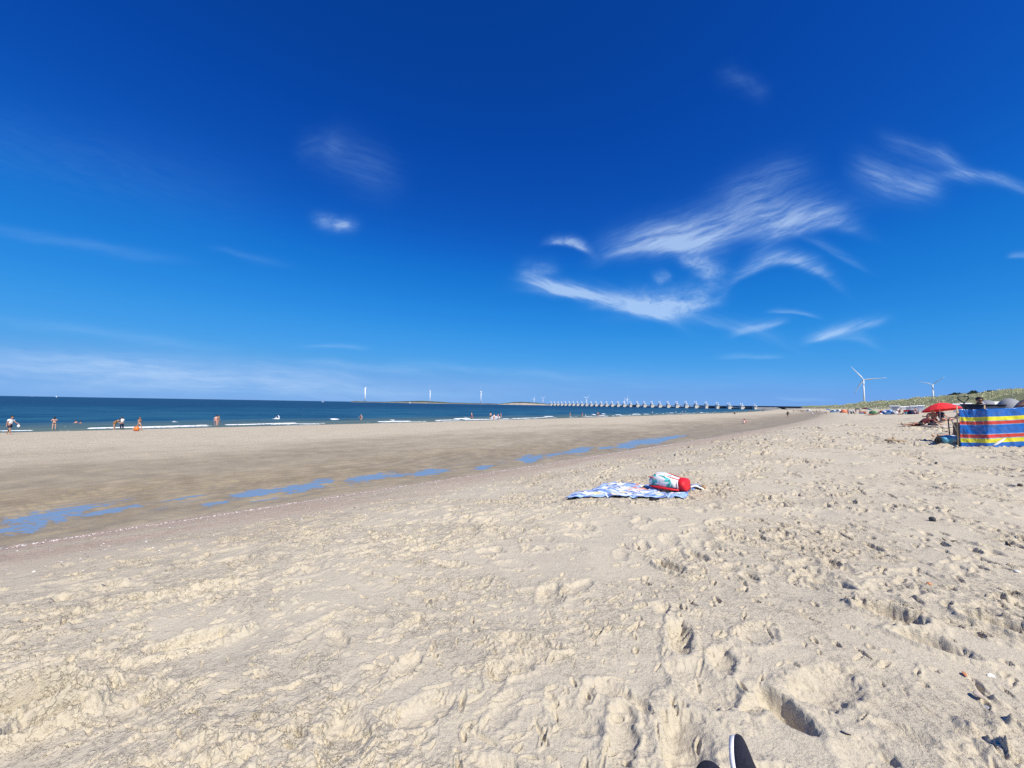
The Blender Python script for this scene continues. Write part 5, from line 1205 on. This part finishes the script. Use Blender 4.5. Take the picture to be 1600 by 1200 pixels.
def sandal(label, px, py, rz, c):
    p = gz(px, py); root = thing('sandal', label, 'sandal', p, R(rz), 'sandals left of the windbreak'); b = MB()
    b.tube([(0, -.13, .015), (0, -.08, .015), (0, .02, .015), (0, .1, .018), (0, .14, .02)], [.03, .042, .038, .048, .02], 12, flat=.3); b.build('sole', cloth(c), root, True)
    s = MB(); s.tube([(-.045, .03, .02), (-.02, .05, .05), (.02, .05, .05), (.045, .03, .02)], .012, 6); s.build('strap', cloth('black'), root, True)
sandal('brown sandal on the sand above the light blue bag, the left one', 1474, 673.5, 70, 'brown'); sandal('dark sandal on the sand above the light blue bag, the right one', 1481, 675.5, 30, 'black')
def cart():
    p = pt(1536, 13.7); root = thing('beach_cart', 'dark beach cart with a tall looped pull handle behind the windbreak', 'cart', p, 0)
    b = MB(); k = 10
    vs = []
    for z, sx_, sy_ in ((.30, .40, .22), (.8, .46, .26), (1.22, .50, .30), (1.36, .56, .34)):
        for j in range(16):
            a = 6.2832 * j / 16; vs.append((math.copysign(abs(math.cos(a)) ** .5, math.cos(a)) * sx_, math.copysign(abs(math.sin(a)) ** .5, math.sin(a)) * sy_, z))
    fs = [(i * 16 + j, i * 16 + (j + 1) % 16, (i + 1) * 16 + (j + 1) % 16, (i + 1) * 16 + j) for i in range(3) for j in range(16)] + [tuple(range(15, -1, -1))]
    o = b.add(vs, fs).build('fabric_body', mat('cart_fabric', (.03, .04, .07), .6, .2, 12), root, True); solid(o, .015)
    r_ = MB(); r_.tube([(math.copysign(abs(math.cos(a)) ** .5, math.cos(a)) * .56, math.copysign(abs(math.sin(a)) ** .5, math.sin(a)) * .34, 1.37) for a in np.linspace(0, 6.2832, 28, endpoint=False)], .02, 8, closed=True); r_.build('rim', BLK, root, True)
    h = MB(); ox = pt(1505, 13.7).x - p.x
    h.tube([(ox + .16, 0, .5), (ox + .10, 0, 1.0), (ox + .06, 0, 1.32), (ox + .04, 0, 1.42)], .024, 8)
    h.tube([(ox + .04, 0, 1.42), (ox - .12, 0, 1.52), (ox - .19, 0, 1.60), (ox - .15, 0, 1.65), (ox + .17, 0, 1.66), (ox + .21, 0, 1.61), (ox + .15, 0, 1.53)], .019, 8, closed=True); h.build('handle', BLK, root, True)
    for sx_ in (-.38, .38):
        for sy_ in (-.26, .26):
            w_ = MB(); w_.tube([(sx_, sy_ - .04, .13), (sx_, sy_ + .04, .13)], .13, 18); bevel(w_.build('wheel', BLK, root), .02)
    a_ = MB(); a_.box((0, 0, .22), (.84, .44, .05)); a_.build('chassis', BLK, root)
cart()

def parasol(label, pos, dia, h, tilt_axis_rz, tilt, colr, dip=.30, group=None, pole_c='white', val=True):
    root = thing('parasol', label, 'parasol', pos, R(tilt_axis_rz), group)
    m_ = cloth(colr); b = MB(); n = 8; rings = 6; r_ = dia / 2; vs = [(0, 0, 0)]; fs = []; per = n * 4
    for i in range(1, rings + 1):
        t = i / rings
        for j in range(per):
            a = 6.2832 * j / per; sc = math.cos(math.pi / n) / math.cos(((a + math.pi / n) % (2 * math.pi / n)) - math.pi / n)
            sag = .06 * dia * t * t * (1 - sc) * 2; q = t * r_ * (.92 + .08 * sc) * (1 - .02 * (j % 4 != 0) * t)
            vs.append((math.cos(a) * q, math.sin(a) * q, -dip * dia * t ** 1.7 * .5 - sag))
    if val:
        for j in range(per):
            x, y, z = vs[1 + (rings - 1) * per + j]; vs.append((x * 1.005, y * 1.005, z - .045 * dia - .012 * dia * math.sin(j * 3.1416 / 4)))
    R_ = rings + (1 if val else 0)
    fs = [(0, 1 + j, 1 + (j + 1) % per) for j in range(per)] + [(1 + (i - 1) * per + j, 1 + i * per + j, 1 + i * per + (j + 1) % per, 1 + (i - 1) * per + (j + 1) % per) for i in range(1, R_) for j in range(per)]
    rot = Matrix.Rotation(R(-9 if dia < 1.9 and not val else 0), 3, 'Y') @ Matrix.Rotation(R(tilt), 3, 'X'); top = Vector((0, 0, h))
    vs = [rot @ Vector(v) + top for v in vs]
    solid(b.add(vs, fs).build('canopy', m_, root, False), .006)
    p = MB(); p.tube([(0, 0, -.25), (0, 0, h * .45), top * .6, top + rot @ Vector((0, 0, .05))], .018, 8); p.build('pole', mat('pole_white', (.72, .72, .70), .4, .05, 5), root, True)
    for j in range(n):
        a = 6.2832 * j / n; k = MB(); k.tube([rot @ Vector((0, 0, -.03)) + top, rot @ Vector((math.cos(a) * r_ * .96, math.sin(a) * r_ * .96, -dip * dia * .5 - .012)) + top], .006, 5); k.build('rib', BLK, root, True)
    fi = MB(); fi.ell(rot @ Vector((0, 0, .05)) + top, (.025, .025, .04), 8, 6); fi.build('finial', m_, root, True)
    return root
parasol('large red parasol tilted low over two people left of the windbreak', pt(1468, 23.5), 1.80, 1.16, -38, -6, 'parasol_red', .50, val=False)
p = pt(1459, 23.6); person('tanned person sitting in the shade under the red parasol', p, R(110), SIT2, [('shorts', 'darkred')], skin='tan', group=G2)
p = pt(1471, 24.2); person('person in dark clothes sitting right of the tanned one under the red parasol', p, R(-105), SIT, [('tee', 'navy'), ('trousers', 'grey')], skin='fair', group=G2)
p = pt(1438, 22.3); person('sunbather in black propped on elbows on the sand left of the red parasol', p, R(82), PROP, [('shorts', 'black'), ('tee', 'maroon')], skin='tan', height=1.74, group=G2)
def heap(label, px, Y, d, c, name='bag', cat='bag', rz=0):
    p = pt(px, Y); b = MB(); b.ell((0, 0, d[2] * .45), (d[0] / 2, d[1] / 2, d[2] / 2), 16, 10, fn=lambda q: q * (1 + .14 * float(perlin(q.x * 6 + px, q.y * 6 + q.z * 5, 361))))
    tag(b.build(name, cloth(c), smooth=True, loc=p, rz=R(rz)), label, cat)
heap('black bag on the sand between the sunbather and the red parasol', 1456.5, 21.6, (.52, .3, .24), 'black')
def flat_towel(label, px, Y, w_, l_, c, rz, c2=None):
    p = pt(px, Y, .015); b = MB(); b.grid(12, 14, lambda s, t: ((s - .5) * w_, (t - .5) * l_, .012 + .02 * abs(float(perlin(s * 4 + px, t * 5, 371)))), mfn=(lambda s, t: int(t * 9) % 2) if c2 else None)
    o = b.build('beach_towel', [cloth(c), cloth(c2 or c)], smooth=True, loc=p, rz=R(rz)); solid(o, .01, 1); tag(o, label, 'towel')
flat_towel('white and coral towel on the sand below the red parasol', 1468, 21.3, .8, 1.3, 'white', 70, 'coral')
flat_towel('dark towel under the propped sunbather in black', 1437, 22.35, .8, 1.8, 'maroon', 82)

# ------------------------------------------------------------------ grey tents behind the windbreak and the crowd under the dunes
def dome_tent(label, pos, w, d, h, rz, c, c2=None, group='beach tents', open_=True, skew=0.0):
    root = thing('beach_tent', label, 'tent', pos, R(rz + 200), group); b = MB(); nu, nv = 20, 10
    def f(s, t):
        a = math.pi * s; e = t * (.5 if open_ else 1.0) * math.pi                     # half shell open towards -Y
        x = math.cos(a) * w / 2; z = math.sin(a) * h
        k = math.sin(e * 1.0) if open_ else 1
        yy_ = (1 - math.cos(e)) if open_ else 0
        return Vector((x * (math.cos(e) ** .7 if open_ else 1) + skew * z, -d * .3 + d * (math.sin(e)), z * (math.cos(e) ** .6 if open_ else 1)))
    b.grid(nu, nv, f, mfn=(lambda s, t: 1 if (int(s * 5) % 2) else 0))
    solid(b.build('canopy', [cloth(c), cloth(c2 or c)], root, True), .012)
    fl = MB(); fl.grid(4, 4, lambda s, t: ((s - .5) * w * .96, -d * .5 + t * d * .9, .02)); fl.build('floor', cloth('grey'), root)
    r_ = MB(); r_.tube([(math.cos(a) * w / 2 + skew * math.sin(a) * h, -d * .3 - .01, math.sin(a) * h) for a in np.linspace(0, math.pi, 15)], .014, 6); r_.build('pole', BLK, root, True)
    return root
def P_(px, Y): return pt(px, Y)
def fz(px): return -math.degrees(math.atan((px - 800) / FPX))
dome_tent('slate grey dome tent behind the windbreak, left of the bending person', pt(1578, 30), 1.75, 1.5, 1.52, fz(1578) - 20, 'grey', group='grey tents behind the windbreak')
dome_tent('pale grey sloping tent just left of the slate grey dome', pt(1559, 31), 2.0, 1.5, 1.45, fz(1559) - 10, 'grey', 'white', 'grey tents behind the windbreak', skew=.35)
TG, PG, WG = 'beach tents in the crowd', 'parasols in the crowd', 'low windbreaks in the crowd'
dome_tent('blue beach tent in front of the leftmost hut, left one of three', P_(1384.5, 103), 2.0, 1.3, 1.15, fz(1384), 'blue', 'white', TG)
dome_tent('light blue beach tent in front of the leftmost hut, middle of three', P_(1391.5, 100), 1.8, 1.3, 1.2, fz(1391), 'lightblue', 'blue', TG)
dome_tent('grey and white beach tent in front of the leftmost hut, right of three', P_(1397.5, 99), 1.4, 1.2, 1.05, fz(1397), 'grey', 'white', TG)
dome_tent('green beach tent in the crowd beside the red box shelter', P_(1364.5, 112), 1.9, 1.4, 1.0, fz(1364), 'green', None, TG)
dome_tent('orange and pink beach tent at the left part of the crowd', P_(1319, 150), 2.6, 1.6, 1.3, fz(1319), 'coral', 'orange', TG)
dome_tent('pale blue beach tent at the far left of the crowd', P_(1303, 200), 3.2, 2.0, 1.3, fz(1303), 'lightblue', 'navy', TG)
dome_tent('white beach tent further along the far left of the crowd', P_(1311, 190), 2.6, 2.0, 1.5, fz(1311), 'white', 'grey', TG)
dome_tent('navy beach tent by the pink person at the right end of the crowd', P_(1424, 92), 1.3, 1.1, 1.0, fz(1424), 'navy', None, TG)
dome_tent('small white and grey beach tent far along the beach', P_(1264, 420), 4.5, 3.0, 2.2, fz(1264), 'white', 'grey', TG)
parasol('dark red parasol standing in the middle of the crowd', P_(1353.5, 118), 2.0, 1.9, 0, 8, 'maroon', .34, PG)
parasol('teal parasol just right of the dark red one in the crowd', P_(1358, 116), 1.5, 1.55, 30, 12, 'teal', .34, PG)
parasol('navy parasol left of the orange low windbreak in the crowd', P_(1341, 135), 1.9, 1.7, 60, 6, 'navy', .34, PG)
parasol('striped looking blue parasol far along the beach under the dunes', P_(1294, 250), 2.6, 2.0, 10, 5, 'blue', .34, PG)
def low_wind(label, px, Y, w, h, cs, yaw=0):
    a = R(fz(px) + yaw); c = P_(px, Y); d = Vector((math.cos(a), math.sin(a), 0)); base = [c + d * (w * (i / 3 - .5)) for i in range(4)]
    stripe_windbreak(label, base, 3, h, [(1.0 / len(cs), i) for i in range(len(cs))], [cloth(x) for x in cs], h + .12, .05, 'windbreak', WG)
low_wind('bright red windbreak in front of the white huts, left of the red parasol', 1419.5, 108, 2.0, .95, ['red', 'red', 'orange'])
low_wind('red box-like windbreak shelter in the crowd left of the blue tents', 1378.5, 106, 1.0, 1.0, ['red', 'red'])
low_wind('turquoise and white windbreak low in the crowd below the red one', 1417.5, 93, 1.2, .62, ['turquoise', 'lightblue', 'turquoise'])
low_wind('orange windbreak low in the middle of the crowd', 1347.5, 128, 1.7, .7, ['orange', 'coral', 'orange'], 10)
low_wind('blue and white windbreak low in front of the orange one', 1346, 116, 1.3, .5, ['blue', 'white', 'blue'], -8)
low_wind('pale windbreak far along the beach beyond the standing child', 1327, 180, 3.2, .9, ['white', 'lightblue'], 5)
CROWD = [
    ('person in grey shorts standing at the left part of the crowd', 1325, 112, 20, STAND, [('shorts', 'grey')], 'tan', 'dark', 1.75),
    ('small child standing below the person in grey shorts', 1325.5, 96, -30, STAND, [('swimsuit', 'blue')], 'pink', 'brown', .95),
    ('person in black sitting in the crowd, left of two dark ones', 1330.5, 118, 40, SIT2, [('tee', 'black'), ('shorts', 'black')], 'tan', 'dark', 1.75),
    ('person in navy sitting in the crowd, right of two dark ones', 1333.8, 119, -60, SIT, [('tee', 'navy'), ('shorts', 'navy')], 'fair', 'brown', 1.75),
    ('bare-chested person standing behind the two sitting dark ones', 1337, 140, 0, STAND, [('shorts', 'blue')], 'tan', 'dark', 1.75),
    ('sunbather lying flat on the open sand in front of the crowd', 1359.5, 86, 95, LIE, [('shorts', 'red')], 'tan', 'brown', 1.75),
    ('person in dark green lying propped up just right of the flat sunbather', 1363, 93, 60, PROP, [('shorts', 'green'), ('tee', 'green')], 'tan', 'dark', 1.75),
    ('tanned sunbather reclining left of the red box shelter', 1370.5, 105, 100, PROP, [('shorts', 'black')], 'tan', 'dark', 1.75),
    ('pink-skinned sunbather sitting close to the red box shelter', 1373.5, 108, -40, SIT, [('swimsuit', 'black')], 'pink', 'blond', 1.7),
    ('person in white standing between the leftmost hut and the red windbreak', 1402.5, 104, 20, STAND, [('tee', 'white'), ('shorts', 'pink')], 'tan', 'brown', 1.72),
    ('tanned person stooping between the leftmost hut and the red windbreak', 1406, 100, -40, STOOP, [('shorts', 'darkred')], 'tan', 'dark', 1.75),
    ('sunbather in black lying below the stooping tanned person', 1408.5, 92, 80, PROP, [('swimsuit', 'black')], 'tan', 'dark', 1.7),
    ('person in black sitting right below the red windbreak', 1422, 95, 30, SIT2, [('tee', 'black'), ('trousers', 'black')], 'tan', 'dark', 1.75),
    ('person in pink sitting at the right end of the crowd', 1428.5, 93, 60, SIT, [('tee', 'pink'), ('shorts', 'navy')], 'pink', 'brown', 1.75),
    ('bare-backed person standing at the right end of the crowd before a hut', 1430.5, 102, 10, STAND, [('shorts', 'navy')], 'pink', 'dark', 1.7),
    ('person in purple crouching at the right end of the crowd', 1432, 91, -50, CROUCH, [('tee', 'purple'), ('shorts', 'black')], 'fair', 'dark', 1.7),
    ('person in cream standing in the crowd beside the navy parasol', 1343.5, 132, 0, STAND, [('tee', 'cream'), ('shorts', 'brown')], 'fair', 'grey', 1.72),
    ('person in red swimwear standing left of the coral tent', 1315.5, 160, 0, STAND, [('swimsuit', 'red')], 'tan', 'dark', 1.7),
    ('person in black standing far off beside the white beach tent', 1308, 200, 0, STAND, [('tee', 'black'), ('shorts', 'black')], 'tan', 'dark', 1.75),
    ('person in blue standing far off near the blue parasol', 1297, 240, 0, STAND, [('tee', 'blue'), ('shorts', 'white')], 'tan', 'dark', 1.75),
    ('person in white sitting far off left of the blue parasol', 1289, 260, 0, SIT2, [('tee', 'white'), ('shorts', 'white')], 'tan', 'grey', 1.8),
    ('person in brown standing far off in front of the far dunes', 1281, 300, 0, STAND, [('tee', 'brown'), ('shorts', 'brown')], 'tan', 'dark', 1.8),
    ('person in grey standing far off, just left of the brown one', 1276, 320, 0, STAND, [('tee', 'grey'), ('shorts', 'black')], 'tan', 'dark', 1.8),
    ('person in turquoise top sitting between the green tent and the teal parasol', 1361, 114, 30, SIT, [('tee', 'turquoise'), ('shorts', 'white')], 'fair', 'dark', 1.75),
    ('person in orange top sitting in front of the dark red parasol', 1351, 110, -30, SIT2, [('tee', 'orange'), ('shorts', 'black')], 'fair', 'brown', 1.75),
]
for lab, px, Y, rz, ps, cl_, sk, hr, h in CROWD:
    p = P_(px, Y); person(lab, (p.x, p.y, p.z - .02), R(rz + fz(px)), ps, cl_, skin=sk, hair=hr, height=h, group='crowd under the dunes')
flat_towel('red towel under the flat sunbather before the crowd', 1359.5, 86.05, 1.0, 2.0, 'red', fz(1359) + 95)
flat_towel('blue towel spread in front of the blue beach tents', 1389, 94, 1.6, 1.4, 'blue', fz(1389), 'white')
flat_towel('yellow towel on the sand below the green tent', 1367, 101, 1.4, 1.6, 'yellow', fz(1367))
heap('dark bag on the sand beside the pink person at the right end', 1432.5, 95, (.9, .6, .55), 'black')
heap('pale bag at the foot of the red box shelter', 1376, 98, (.7, .5, .45), 'white')
